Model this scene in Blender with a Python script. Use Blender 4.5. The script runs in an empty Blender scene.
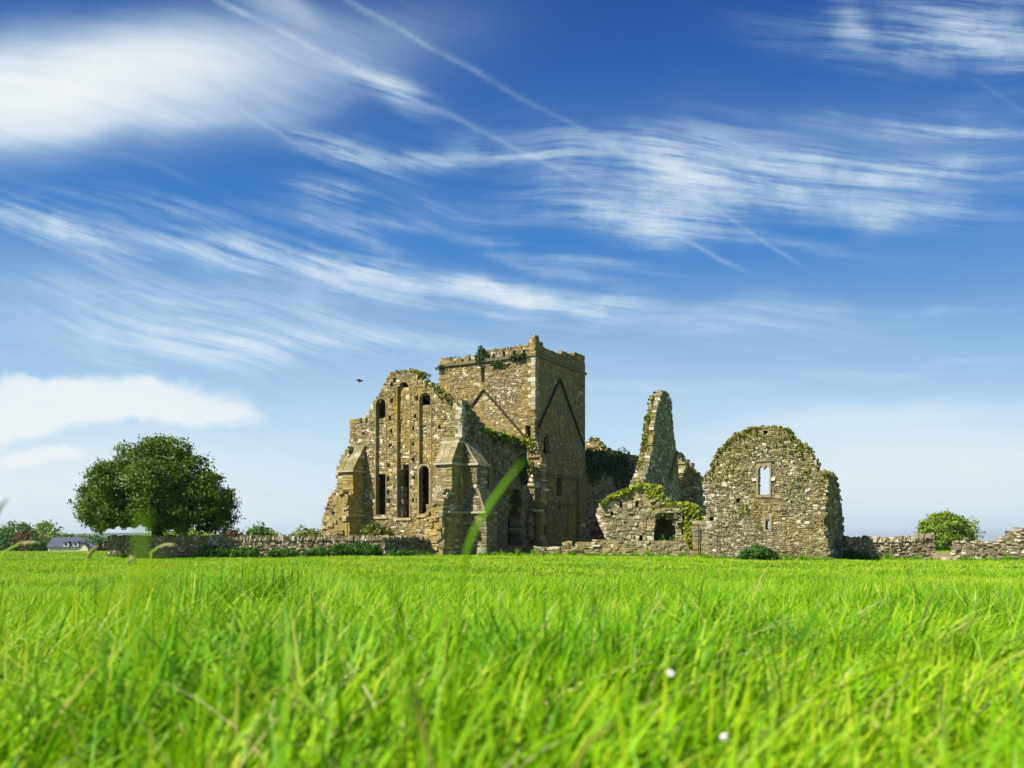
import bpy, math, random
import numpy as np
from mathutils import Vector
from mathutils.geometry import tessellate_polygon

R = math.radians
random.seed(7)
SC = bpy.context.scene
COL = SC.collection
CZ, F, H0 = 0.9, 880.0, 543.0           # eye height, focal length in pixels, horizon row

# ------------------------------------------------------------------ terrain
def sstep(a, b, x):
    t = np.clip((x - a) / (b - a), 0, 1)
    return t * t * (3 - 2 * t)

def gz(x, y):
    x = np.asarray(x, float); y = np.asarray(y, float)
    near = 0.42 * np.exp(-(x * x + y * y) / (2 * 10.0 ** 2)) + .16 * np.exp(-((y - 50) / 9) ** 2 - ((x + .5) / 8) ** 2)
    und = 0.05 * np.sin(x * .31 + 1.3) * np.sin(y * .23) + 0.03 * np.sin(x * .9 + y * .7)
    und = und * np.exp(-(np.maximum(np.abs(y) - 60, 0) / 40) ** 2)
    lump = np.sin(x * 2.3 + 1.7 * np.sin(y * .9)) * np.sin(y * 1.7 + 1.3 * np.sin(x * 1.1)) + .6 * np.sin(x * 4.7 + y * 3.1) * np.sin(y * 3.9 - x * 1.3)
    und = und + .035 * lump * np.exp(-(y / 30) ** 2)
    dip = -3.2 * sstep(92, 165, y)
    return near + und + dip

# ------------------------------------------------------------------ node helper
def mat(name):
    m = bpy.data.materials.new(name); m.use_nodes = True
    nt = m.node_tree; nt.nodes.clear()
    return m, nt

class N:
    def __init__(s, nt): s.nt = nt
    def node(s, t, ins=None, **kw):
        n = s.nt.nodes.new(t)
        for k, v in kw.items(): setattr(n, k, v)
        for k, v in (ins or {}).items(): s.put(n.inputs[k], v)
        return n
    def put(s, sock, v):
        if isinstance(v, bpy.types.NodeSocket): s.nt.links.new(v, sock)
        elif isinstance(v, bpy.types.Node): s.nt.links.new(v.outputs[0], sock)
        else: sock.default_value = v
    def m(s, op, a, b=None, c=None, clamp=False):
        n = s.nt.nodes.new('ShaderNodeMath'); n.operation = op; n.use_clamp = clamp
        s.put(n.inputs[0], a)
        if b is not None: s.put(n.inputs[1], b)
        if c is not None: s.put(n.inputs[2], c)
        return n.outputs[0]
    def vm(s, op, a, b=None):
        n = s.nt.nodes.new('ShaderNodeVectorMath'); n.operation = op
        s.put(n.inputs[0], a)
        if b is not None: s.put(n.inputs[1], b)
        return n.outputs['Value'] if op in ('LENGTH', 'DOT_PRODUCT') else n.outputs[0]
    def noise(s, vec, scale, detail=4, rough=.55, out='Fac', **kw):
        n = s.node('ShaderNodeTexNoise', {'Vector': vec, 'Scale': scale, 'Detail': detail, 'Roughness': rough}, **kw)
        return n.outputs[out]
    def rng(s, v, a, b, c=0., d=1.):
        n = s.node('ShaderNodeMapRange', {'Value': v, 'From Min': a, 'From Max': b, 'To Min': c, 'To Max': d}, interpolation_type='SMOOTHSTEP')
        return n.outputs[0]
    def mix(s, f, a, b):
        n = s.nt.nodes.new('ShaderNodeMix'); n.data_type = 'RGBA'
        s.put(n.inputs[0], f)
        for i, v in ((6, a), (7, b)):
            if isinstance(v, tuple) and len(v) == 3: v = v + (1,)
            s.put(n.inputs[i], v)
        return n.outputs[2]
    def ramp(s, f, stops):
        n = s.nt.nodes.new('ShaderNodeValToRGB'); s.put(n.inputs[0], f)
        e = n.color_ramp.elements
        while len(e) < len(stops): e.new(.5)
        for i, (p, c) in enumerate(stops): e[i].position = p; e[i].color = c + (1,)
        return n.outputs[0]
    def out(s, sh):
        o = s.nt.nodes.new('ShaderNodeOutputMaterial'); s.nt.links.new(sh if isinstance(sh, bpy.types.NodeSocket) else sh.outputs[0], o.inputs['Surface'])

def stone_material(name, ochre=.5, tint=(1, 1, 1), white=.3, moss=.5):
    m, nt = mat(name); n = N(nt)
    at = n.node('ShaderNodeAttribute', attribute_name='stone')
    sep = n.node('ShaderNodeSeparateColor', {0: at.outputs['Color']})
    r1, r2, r3 = sep.outputs[0], sep.outputs[1], sep.outputs[2]
    g = n.node('ShaderNodeNewGeometry')
    pos = g.outputs['Position']
    c = n.ramp(r1, [(0, (.11, .095, .065)), (.15, (.19, .165, .115)), (.5, (.28, .245, .17)), (.8, (.35, .305, .21)), (.92, (.48, .44, .34)), (1, (.74, .71, .63))])
    # yellow lichen in broad patches
    big = n.noise(pos, .33, 5, .65)
    f = n.m('MULTIPLY', n.rng(big, .40, .62), n.m('MULTIPLY_ADD', r2, .6, .35))
    c = n.mix(n.m('MULTIPLY', f, ochre), c, (.375, .283, .082))
    # dark weather stain
    dk = n.noise(n.vm('MULTIPLY', pos, (1, 1, .35)), .8, 5, .7)
    c = n.mix(n.m('MULTIPLY', n.rng(dk, .52, .74), .5), c, (.055, .048, .034))
    # mottling within the stone
    sm = n.noise(pos, 5.5, 4, .7)
    c = n.mix(n.m('MULTIPLY', n.rng(sm, .46, .68), .38), c, (.085, .072, .05))
    # pale lichen blotches
    wl = n.noise(pos, 2.6, 3, .6)
    c = n.mix(n.m('MULTIPLY', n.m('MULTIPLY', n.rng(wl, .58, .66), n.rng(r3, .45, .8)), white), c, (.68, .65, .56))
    # moss on what faces up
    sz = n.node('ShaderNodeSeparateXYZ', {0: g.outputs['Normal']}).outputs[2]
    ms = n.noise(pos, 1.1, 5, .7)
    mf = n.m('MULTIPLY', n.rng(sz, .25, .7), n.rng(ms, .38, .6))
    c = n.mix(n.m('MULTIPLY', mf, moss), c, (.10, .12, .022))
    c = n.node('ShaderNodeMix', {}, data_type='RGBA', blend_type='MULTIPLY').outputs[2] if False else c
    mulc = nt.nodes.new('ShaderNodeMix'); mulc.data_type = 'RGBA'; mulc.blend_type = 'MULTIPLY'
    mulc.inputs[0].default_value = 1; nt.links.new(c, mulc.inputs[6]); mulc.inputs[7].default_value = tint + (1,)
    bump = n.node('ShaderNodeBump', {'Height': n.noise(pos, 9, 5, .75), 'Strength': .8, 'Distance': .08})
    b = n.node('ShaderNodeBsdfPrincipled', {'Base Color': mulc.outputs[2], 'Roughness': .95, 'Normal': bump.outputs[0]})
    b.inputs['Specular IOR Level'].default_value = .15
    n.out(b); return m

def leaf_material(name, cols, trans=.35):
    m, nt = mat(name); n = N(nt)
    at = n.node('ShaderNodeAttribute', attribute_name='tone')
    c = n.ramp(at.outputs['Fac'], [(i / (len(cols) - 1), k) for i, k in enumerate(cols)])
    d = n.node('ShaderNodeBsdfPrincipled', {'Base Color': c, 'Roughness': .55})
    d.inputs['Specular IOR Level'].default_value = .3
    t = n.node('ShaderNodeBsdfTranslucent', {'Color': c})
    mx = n.node('ShaderNodeMixShader', {0: trans, 1: d.outputs[0], 2: t.outputs[0]})
    n.out(mx); return m

def plain_material(name, col, rough=.8, var=.25, scale=3., metal=0.):
    m, nt = mat(name); n = N(nt)
    pos = n.node('ShaderNodeNewGeometry').outputs['Position']
    f = n.rng(n.noise(pos, scale, 5, .65), .3, .7)
    c = n.mix(f, tuple(k * (1 - var) for k in col), tuple(min(1, k * (1 + var)) for k in col))
    b = n.node('ShaderNodeBsdfPrincipled', {'Base Color': c, 'Roughness': rough, 'Metallic': metal})
    n.out(b); return m

M = {}
M['church'] = stone_material('limestone rubble with yellow lichen', .95, (1.15, 1.07, .77), .6, .9)
M['tower'] = stone_material('tower rubble masonry', .9, (1.05, .97, .73), .9, .8)
M['inside'] = stone_material('shade-darkened masonry', .1, (.45, .42, .38), .1, .5)  # stone tinted dark to stand for shade, indoors and on the tower scars
M['shade'] = stone_material('grey masonry toned for shade', .4, (.86, .79, .67), .2, .8)  # darker grey copy of the stone, shade of the sunless walls in its tint
M['gable'] = stone_material('gable rubble masonry', .62, (1.10, 1.07, .88), .55, 1.)
M['field'] = stone_material('dry stone', .15, (1.15, 1.07, .90), 1., .4)
M['fieldr'] = stone_material('pale dry stone', .15, (1.2, 1.1, .98), .9, .4)
M['ashlar'] = stone_material('dressed limestone', .45, (1.12, 1.08, 1.0), .7, .8)
M['ashlar2'] = stone_material('grey dressed stone', .15, (.82, .82, .80), .2, .5)
M['bark'] = plain_material('bark', (.05, .042, .03), .9, .4, 6)
M['oak'] = leaf_material('dark tree leaves', [(.035, .07, .005), (.08, .145, .008), (.14, .21, .014), (.22, .26, .03)])
M['lime'] = leaf_material('lime tree leaves', [(.13, .22, .008), (.21, .32, .012), (.28, .36, .02), (.28, .28, .04)])
M['bush'] = leaf_material('nettle leaves', [(.03, .09, .008), (.06, .16, .012), (.10, .22, .02)])
M['gorse'] = leaf_material('yellow green shrub leaves', [(.10, .14, .012), (.18, .21, .02), (.24, .24, .03)])
M['rust'] = leaf_material('copper shrub leaves', [(.10, .06, .015), (.18, .09, .02), (.2, .14, .03)])
M['far'] = leaf_material('far tree leaves', [(.06, .14, .010), (.11, .21, .015), (.18, .27, .03)])
M['ivy'] = leaf_material('ivy leaves', [(.018, .045, .008), (.035, .075, .012), (.06, .11, .02)])
M['moss'] = leaf_material('wall top grasses', [(.11, .15, .008), (.21, .25, .012), (.29, .30, .022), (.32, .27, .06)])
M['turf'] = leaf_material('wall top turf', [(.15, .23, .008), (.27, .36, .012), (.40, .43, .025), (.36, .33, .08)])
M['cream'] = plain_material('cream render', (.72, .66, .48), .8, .06, 2)
M['white'] = plain_material('white paint', (.8, .8, .78), .6, .04, 2)
M['glass'] = plain_material('window glass', (.03, .035, .04), .1, .2, 1)
M['iron'] = plain_material('weathered iron', (.04, .036, .032), .6, .3, 6)
M['boards'] = plain_material('weathered boards', (.30, .28, .24), .85, .25, 4)

# ------------------------------------------------------------------ mesh builder
class MB:
    def __init__(s): s.v = []; s.f = []; s.c = []
    def add(s, vs, fs, col=(.5, .5, .5)):
        k = len(s.v); s.v += vs; s.f += [tuple(i + k for i in f) for f in fs]; s.c += [col] * len(vs)
    def build(s, name, material, parent=None, attr='stone', smooth=False):
        me = bpy.data.meshes.new(name); me.from_pydata(s.v, [], s.f)
        if attr == 'stone':
            a = me.attributes.new('stone', 'FLOAT_COLOR', 'POINT')
            a.data.foreach_set('color', np.array([c + (1,) for c in s.c], np.float32).ravel())
        else:
            a = me.attributes.new('tone', 'FLOAT', 'POINT')
            a.data.foreach_set('value', np.array([c[0] for c in s.c], np.float32))
        if smooth: me.polygons.foreach_set('use_smooth', [True] * len(me.polygons))
        me.materials.append(material); me.update()
        o = bpy.data.objects.new(name, me); COL.objects.link(o)
        if parent: o.parent = parent; o.matrix_parent_inverse = parent.matrix_basis.inverted()
        return o

def tag(o, label=None, cat=None, group=None, kind=None):
    if label: o['label'] = label
    if cat: o['category'] = cat
    if group: o['group'] = group
    if kind: o['kind'] = kind
    return o

def empty(name, loc, label, cat, group=None):
    o = bpy.data.objects.new(name, None); COL.objects.link(o); o.location = loc; o.empty_display_size = .5
    bpy.context.view_layer.update()
    return tag(o, label, cat, group)

def rc():
    return (random.random(), random.random(), random.random())

class Frame:
    """upright plane: origin (x,y), unit direction a along it, n outward normal"""
    def __init__(s, o, a, off=0.):
        L = math.hypot(*a); s.a = (a[0] / L, a[1] / L); s.n = (s.a[1], -s.a[0])
        s.o = (o[0] + s.n[0] * off, o[1] + s.n[1] * off)
    def w(s, u, o, z): return (s.o[0] + s.a[0] * u + s.n[0] * o, s.o[1] + s.a[1] * u + s.n[1] * o, z)
    def uz(s, px, py):
        k = (px - 512) / F
        u = (k * s.o[1] - s.o[0]) / (s.a[0] - k * s.a[1])
        Y = s.o[1] + s.a[1] * u
        return (u, CZ + (H0 - py) * Y / F)
    def poly(s, pts): return [s.uz(*p) for p in pts]
    def shift(s, off):
        f = Frame(s.o, s.a); f.o = (s.o[0] + s.n[0] * off, s.o[1] + s.n[1] * off); return f
    def side(s, u, o=0.):
        """frame at u whose own direction runs outward"""
        p = s.w(u, o, 0); return Frame(p[:2], s.n)

def spans(poly, holes, z):
    xs = []
    for q, lp in enumerate([poly] + holes):
        for i in range(len(lp)):
            (u0, z0), (u1, z1) = lp[i], lp[(i + 1) % len(lp)]
            if (z0 <= z) != (z1 <= z): xs.append((u0 + (u1 - u0) * (z - z0) / (z1 - z0), q == 0))
    xs.sort()
    return [xs[i] + xs[i + 1] for i in range(0, len(xs) - 1, 2)]

BOX = [(0, 1, 3, 2), (4, 6, 7, 5), (0, 2, 6, 4), (1, 5, 7, 3), (0, 4, 5, 1), (2, 3, 7, 6)]
def stones(mb, fr, poly, holes=(), th=1.0, front=0., course=(.13, .27), width=(.18, .55), slices=1, ragged=.07, bright=0., spread=1., wavy=.05, rubble=True, rough=.02):
    """rubble wall filling a polygon of the plane: individually shaped through stones over a recessed core"""
    holes = list(holes); rnd = random.Random(len(mb.v) + int(poly[0][0] * 977))
    if rubble: course = (course[0] * 1.9, course[1] * 1.75)
    zmin = min(p[1] for p in poly); zmax = max(p[1] for p in poly)
    for sl in range(slices):
        of = front - th * sl / slices; ob = front - th * (sl + 1) / slices
        z = zmin; ph0 = rnd.uniform(0, 6)
        while z < zmax - .03:
            h = rnd.uniform(*course); z1 = min(z + h, zmax); zm = (z + z1) / 2
            ph1 = rnd.uniform(0, 6)
            b0 = lambda u: z + wavy * (math.sin(u * 2.9 + ph0) * math.sin(u * .7 + ph0 * 2) + .5 * math.sin(u * 7.3 + ph0 * 3)) if z > zmin else z
            b1 = lambda u: z1 + wavy * (math.sin(u * 2.9 + ph1) * math.sin(u * .7 + ph1 * 2) + .5 * math.sin(u * 7.3 + ph1 * 3))
            for ua, fa, ub, fb in spans(poly, holes, zm):
                if ub - ua < .06: continue
                # core
                d = .05
                if ub - ua > 3 * d:
                    vs = [fr.w(u, o, zz) for o in ((of - .04) if sl == 0 else of + .01, (ob + .04) if sl == slices - 1 else ob - .01) for u in (ua + d, ub - d) for zz in (z - .004, z1 + .004)]
                    mb.add(vs, BOX, (.22 + .1 * rnd.random(), .5, .1))
                u = ua + (rnd.uniform(-ragged, ragged * .6) if fa else rnd.uniform(-.01, .015))
                end = ub + (rnd.uniform(-ragged * .6, ragged) if fb else rnd.uniform(-.015, .01))
                while u < end - .02:
                    wd = rnd.uniform(*width) * (1.35 if rubble else .7 + h * 2.2)
                    v = u + wd
                    if end - v < width[0] * .7: v = end
                    q = rnd.uniform(.3, .7); k_ = rnd.random()
                    if not rubble: cells = [(0., 0., 1., 1.)] if h < .2 or k_ > .35 else [(0., 0., 1., q), (0., q, 1., 1.)]
                    elif k_ < .14: cells = [(0., 0., 1., 1.)]
                    elif k_ < .42: cells = [(0., 0., 1., q), (0., q, 1., 1.)]
                    elif k_ < .58: cells = [(0., 0., 1., .33), (0., .33, 1., .5 + .3 * q), (0., .5 + .3 * q, 1., 1.)]
                    else:
                        p = rnd.uniform(.3, .7); p2 = rnd.uniform(.3, .7)
                        cells = [(0., 0., p, q), (p, 0., 1., q), (0., q, 1., 1.)] if k_ < .72 else [(0., 0., 1., q), (0., q, p, 1.), (p, q, 1., 1.)] if k_ < .86 else [(0., 0., p, q), (p, 0., 1., q), (0., q, p2, 1.), (p2, q, 1., 1.)]
                    for ca, qa, cb, qb in cells:
                        if rnd.random() < .018: continue
                        u0_, u1_ = u + (v - u) * ca, u + (v - u) * cb
                        g = .008; tilt = rnd.uniform(-.16, .16); uc_ = (u0_ + u1_) / 2
                        za = lambda t: b0(t) + (b1(t) - b0(t)) * qa + g
                        zb = lambda t: b0(t) + (b1(t) - b0(t)) * qb - g
                        pf = of + rnd.uniform(-rough, rough); pb = ob - rnd.uniform(-rough, rough)
                        jit = lambda: rnd.uniform(-.022, .022)
                        vs = []
                        for o in (pf, pb):
                            for uu in (u0_ + g, u1_ - g):
                                for top in (0, 1):
                                    ju = uu + jit()
                                    vs.append(fr.w(ju, o + jit() * .8, (zb(ju) if top else za(ju)) + tilt * (ju - uc_) + jit() * .8))
                        um = uc_ + jit() * 2; zc = (za(um) + zb(um)) / 2 + jit()
                        vs.append(fr.w(um, pf + rnd.uniform(.004, .035), zc)); vs.append(fr.w(um, pb - rnd.uniform(.01, .05), zc))
                        fs = [(0, 2, 8), (2, 3, 8), (3, 1, 8), (1, 0, 8), (4, 5, 9), (5, 7, 9), (7, 6, 9), (6, 4, 9)] + BOX[2:]
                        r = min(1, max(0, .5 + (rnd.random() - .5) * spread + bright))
                        mb.add(vs, fs, (r, rnd.random(), rnd.random()))
                    u = v
            z = z1; ph0 = ph1

def plate(mb, fr, outer, holes, o0, o1, col=None):
    """slab with holes between offsets o0 (front) and o1"""
    loops = [outer] + list(holes)
    flat = [p for lp in loops for p in lp]
    tris = tessellate_polygon([[Vector((p[0], p[1], 0)) for p in lp] for lp in loops])
    k = len(flat)
    vs = [fr.w(p[0], o0, p[1]) for p in flat] + [fr.w(p[0], o1, p[1]) for p in flat]
    fs = [tuple(t) for t in tris] + [tuple(i + k for i in reversed(t)) for t in tris]
    b = 0
    for lp in loops:
        m = len(lp)
        for i in range(m):
            j = (i + 1) % m
            fs.append((b + i, b + j, b + j + k, b + i + k))
        b += m
    mb.add(vs, fs, col or rc())

def box(mb, fr, u0, u1, o0, o1, z0, z1, col=None, j=0.):
    vs = [fr.w(u + random.uniform(-j, j), o + random.uniform(-j, j), z + random.uniform(-j, j)) for o in (o0, o1) for u in (u0, u1) for z in (z0, z1)]
    mb.add(vs, BOX, col or rc())

def bar(mb, p, q, w, h, up=(0, 0, 1), col=None):
    """beam of w x h between two world points"""
    p, q = Vector(p), Vector(q); d = (q - p).normalized()
    s = d.cross(Vector(up)).normalized() * w / 2; t = s.cross(d).normalized() * h / 2
    vs = [tuple(b + a * s + c * t) for b in (p, q) for a in (-1, 1) for c in (-1, 1)]
    mb.add(vs, BOX, col or rc())

def tube(mb, pts, radii, k=8, col=None):
    rings = []; col = col or rc(); base = []
    for i, p in enumerate(pts):
        p = Vector(p); d = (Vector(pts[min(i + 1, len(pts) - 1)]) - Vector(pts[max(i - 1, 0)])).normalized()
        x = d.orthogonal().normalized(); y = d.cross(x)
        base += [tuple(p + (x * math.cos(2 * math.pi * j / k) + y * math.sin(2 * math.pi * j / k)) * radii[i]) for j in range(k)]
    fs = []
    for i in range(len(pts) - 1):
        for j in range(k):
            fs.append((i * k + j, i * k + (j + 1) % k, (i + 1) * k + (j + 1) % k, (i + 1) * k + j))
    fs.append(tuple(range(k))[::-1]); fs.append(tuple((len(pts) - 1) * k + j for j in range(k)))
    mb.add(base, fs, col)

def arch(fr, x0, x1, ytop, ybot, n=9, pointed=.0):
    """loop of an arched opening given in picture measures of its plane; returns uz"""
    (u0, zt) = fr.uz(x0, ytop); (u1, zt2) = fr.uz(x1, ytop); zb = (fr.uz(x0, ybot)[1] + fr.uz(x1, ybot)[1]) / 2
    zt = (zt + zt2) / 2
    return arch_uz(u0, u1, zt, zb, n, pointed)
def arch_uz(u0, u1, zt, zb, n=9, pointed=0.):
    w = (u1 - u0) / 2; c = (u0 + u1) / 2; rise = w * (1 + pointed); zs = zt - rise
    top = []
    for i in range(n + 1):
        t = math.pi * i / n
        x = math.cos(t); y = math.sin(t) if pointed == 0 else (1 - abs(x) ** 1.6) ** .75
        top.append((c + w * x, zs + rise * y))
    return [(u0, zb), (u1, zb)] + top
def grow(loop, d):
    c = sum(p[0] for p in loop) / len(loop); zs = min(p[1] for p in loop)
    out = []
    zt = max(p[1] for p in loop)
    for u, z in loop:
        out.append((u + (d if u > c + 1e-6 else -d if u < c - 1e-6 else 0), z + (0 if z < zs + 1e-4 else d * max(0, (z - (zt - 1.2)) / 1.2))))
    return out

# ------------------------------------------------------------------ leaves
def leaves_mesh(name, pts, size, tone, material, parent=None, normals=None, seed=0, blade=False):
    rng = np.random.default_rng(seed); n = len(pts)
    d = rng.normal(size=(n, 3))
    if normals is not None: d = d * .75 + normals
    d /= np.linalg.norm(d, axis=1)[:, None] + 1e-9
    t = rng.normal(size=(n, 3))
    if blade: t = np.array([0.35, 0, 1.]) + rng.normal(size=(n, 3)) * .45
    x = np.cross(d, t); x /= np.linalg.norm(x, axis=1)[:, None] + 1e-9
    y = np.cross(x, d)
    s = size * rng.uniform(.6, 1.25, n)[:, None]
    wx = .16 if blade else .42
    ln = 1.0 if blade else .6
    v = np.stack([pts - y * s * ln * (.3 if blade else 1), pts + x * s * wx + d * s * .08, pts + y * s * ln, pts - x * s * wx + d * s * .08], 1).reshape(-1, 3)
    me = bpy.data.meshes.new(name); me.vertices.add(4 * n); me.vertices.foreach_set('co', v.astype(np.float32).ravel())
    me.loops.add(4 * n); me.loops.foreach_set('vertex_index', np.arange(4 * n, dtype=np.int32))
    me.polygons.add(n); me.polygons.foreach_set('loop_start', np.arange(0, 4 * n, 4, dtype=np.int32))
    a = me.attributes.new('tone', 'FLOAT', 'POINT'); a.data.foreach_set('value', np.repeat(np.clip(tone, 0, 1), 4).astype(np.float32))
    me.materials.append(material); me.update(calc_edges=True)
    o = bpy.data.objects.new(name, me); COL.objects.link(o)
    if parent: o.parent = parent; o.matrix_parent_inverse = parent.matrix_basis.inverted()
    return o

def crown_points(lobes, clumps, per, spread, seed, fill=.25, flat_bottom=None):
    rng = np.random.default_rng(seed); P = []; T = []; Nn = []
    vol = np.array([(l[3] * l[4] * l[5]) ** (2 / 3) for l in lobes]); vol /= vol.sum()
    for l, share in zip(lobes, vol):
        k = max(3, int(clumps * share))
        d = rng.normal(size=(k, 3)); d /= np.linalg.norm(d, axis=1)[:, None]
        rad = np.where(rng.random(k) < fill, rng.uniform(.35, .85, k), rng.uniform(.84, 1.03, k))
        c = d * rad[:, None] * np.array(l[3:6]) + np.array(l[:3])
        tone = rng.uniform(.15, .85, k)
        for i in range(k):
            m = max(3, int(per * rng.uniform(.5, 1.4)))
            o = rng.normal(size=(m, 3)) * spread * np.array([1, 1, .7])
            p = c[i] + o
            P.append(p); T.append(np.clip(tone[i] + rng.normal(size=m) * .12, 0, 1)); Nn.append(np.repeat(d[i:i + 1], m, 0) * .6 + o / (spread * 3))
    P = np.concatenate(P); T = np.concatenate(T); Nn = np.concatenate(Nn)
    keep = P[:, 2] > gz(P[:, 0], P[:, 1]) + .03
    if flat_bottom is not None: keep &= P[:, 2] > flat_bottom(P)
    return P[keep], T[keep], Nn[keep]

def tree(name, label, cat, base, trunk_h, trunk_r, lobes, leaf, clumps, per, spread, lm, seed, group=None, fill=.3, limbs=7, flat=None):
    base = (base[0], base[1], float(gz(base[0], base[1])) - .05)
    t = empty(name, base, label, cat, group)
    rnd = random.Random(seed); mb = MB()
    top = (base[0] + rnd.uniform(-.2, .2) * trunk_r, base[1], base[2] + trunk_h)
    pts = [base, (base[0] + .05, base[1], base[2] + trunk_h * .3), (base[0], base[1], base[2] + trunk_h * .7), top]
    tube(mb, pts, [trunk_r * 1.45, trunk_r * 1.05, trunk_r * .95, trunk_r * .8], 9, (.5, .5, .5))
    for i in range(limbs):
        l = lobes[i % len(lobes)]; a = rnd.uniform(0, 6.28)
        e = Vector((l[0] + math.cos(a) * l[3] * .6, l[1] + math.sin(a) * l[4] * .6, l[2] + rnd.uniform(-.2, .6) * l[5]))
        s = Vector(pts[2]).lerp(Vector(top), rnd.random()); mid = s.lerp(e, .5) + Vector((0, 0, trunk_h * .12))
        tube(mb, [s, s.lerp(mid, .5), mid, e], [trunk_r * .5, trunk_r * .36, trunk_r * .24, trunk_r * .06], 6, (.5, .5, .5))
    mb.build('trunk', M['bark'], t)
    P, T, Nn = crown_points(lobes, clumps, per, spread, seed, fill, flat)
    leaves_mesh('crown', P, leaf, T, lm, t, Nn, seed)
    return t

def bush(name, label, cat, lobes, leaf, clumps, per, spread, lm, seed, group=None, fill=.35):
    x = sum(l[0] for l in lobes) / len(lobes); y = sum(l[1] for l in lobes) / len(lobes)
    P, T, Nn = crown_points(lobes, clumps, per, spread, seed, fill)
    o = leaves_mesh(name, P, leaf, T, lm, None, Nn, seed)
    return tag(o, label, cat, group)

def pl(px, py, Y):
    """point of the place seen at a picture point, Y metres off"""
    return ((px - 512) * Y / F, Y, CZ + (H0 - py) * Y / F)

def top_growth(name, fr, line, o0, o1, per_m, size, lm, parent, seed, hang=.15, rise=.12, blade=False, clumpy=True):
    """plants growing along a broken wall head; line in (u,z)"""
    rng = np.random.default_rng(seed); P = []
    for (a, b) in zip(line[:-1], line[1:]):
        L = math.hypot(b[0] - a[0], b[1] - a[1]); k = int(L * per_m) + 1
        t = rng.random(k)
        u = a[0] + (b[0] - a[0]) * t + rng.normal(size=k) * .05; z = a[1] + (b[1] - a[1]) * t
        if clumpy:
            keep = np.sin(u * 3.1 + seed) * np.sin(u * 1.3 + z * 1.7 + seed * 2) + rng.normal(size=k) * .35 > -.15
            u, z = u[keep], z[keep]
        o = rng.uniform(o1, o0, len(u)); zz = z + rng.uniform(-hang, rise, len(u)) * rng.random(len(u))
        P.append(np.stack([fr.o[0] + fr.a[0] * u + fr.n[0] * o, fr.o[1] + fr.a[1] * u + fr.n[1] * o, zz], 1))
    P = np.concatenate(P)
    T = np.clip(.5 + .3 * np.sin(P[:, 0] * 2.3 + P[:, 2] * 3) + rng.normal(size=len(P)) * .2, 0, 1)
    return tag(leaves_mesh(name, P, size, T, lm, parent, None, seed, blade), kind='stuff')

def wall_growth(name, fr, blobs, o, n, size, lm, parent, seed):
    """creeper spreading over a wall face, blobs (u, z, ru, rz)"""
    rng = np.random.default_rng(seed); P = []
    ar = sum(b[2] * b[3] for b in blobs)
    for (u, z, ru, rz) in blobs:
        k = int(n * ru * rz / ar); q = rng.normal(size=(k, 2)) * .45; q /= np.maximum(1, np.hypot(q[:, 0], q[:, 1]) / .95)[:, None]
        uu = u + q[:, 0] * ru; zz = z + q[:, 1] * rz; oo = o + rng.uniform(.02, .22, k)
        P.append(np.stack([fr.o[0] + fr.a[0] * uu + fr.n[0] * oo, fr.o[1] + fr.a[1] * uu + fr.n[1] * oo, zz], 1))
    P = np.concatenate(P); T = rng.random(len(P)); 
    nn = np.tile(np.array([fr.n[0], fr.n[1], .4]), (len(P), 1))
    return tag(leaves_mesh(name, P, size, T, lm, parent, nn, seed), kind='stuff')

# ================================================================== SETTING
def build_ground():
    def ax(n, lo, hi, k):
        t = np.linspace(-1, 1, n); s = np.sinh(t * k) / np.sinh(k)
        return np.where(s < 0, -s * lo, s * hi)
    X = ax(181, -6000, 6000, 6.5); Y = ax(261, -400, 9000, 6.5)
    xx, yy = np.meshgrid(X, Y); zz = gz(xx, yy) - .03
    v = np.stack([xx, yy, zz], -1).reshape(-1, 3); nx = len(X)
    i = np.arange(len(Y) - 1)[:, None] * nx + np.arange(nx - 1)[None]
    f = np.stack([i, i + 1, i + nx + 1, i + nx], -1).reshape(-1, 4)
    me = bpy.data.meshes.new('ground'); me.from_pydata(v.tolist(), [], f.tolist())
    me.polygons.foreach_set('use_smooth', [True] * len(me.polygons))
    m, nt = mat('meadow ground'); n = N(nt)
    pos = n.node('ShaderNodeNewGeometry').outputs['Position']
    a = n.noise(pos, .12, 5, .6); b = n.noise(pos, 2.2, 5, .7)
    c = n.mix(n.rng(a, .35, .65), (.075, .145, .004), (.125, .19, .006))
    c = n.mix(n.m('MULTIPLY', n.rng(b, .4, .7), .55), c, (.035, .07, .008))
    bp = n.node('ShaderNodeBump', {'Height': n.noise(pos, 6, 4, .7), 'Strength': .6, 'Distance': .1})
    n.out(n.node('ShaderNodeBsdfPrincipled', {'Base Color': c, 'Roughness': .9, 'Normal': bp.outputs[0], 'Specular IOR Level': .1}))
    me.materials.append(m)
    o = bpy.data.objects.new('ground', me); COL.objects.link(o)
    return tag(o, 'meadow floor under the long grass', kind='structure')
build_ground()

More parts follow.
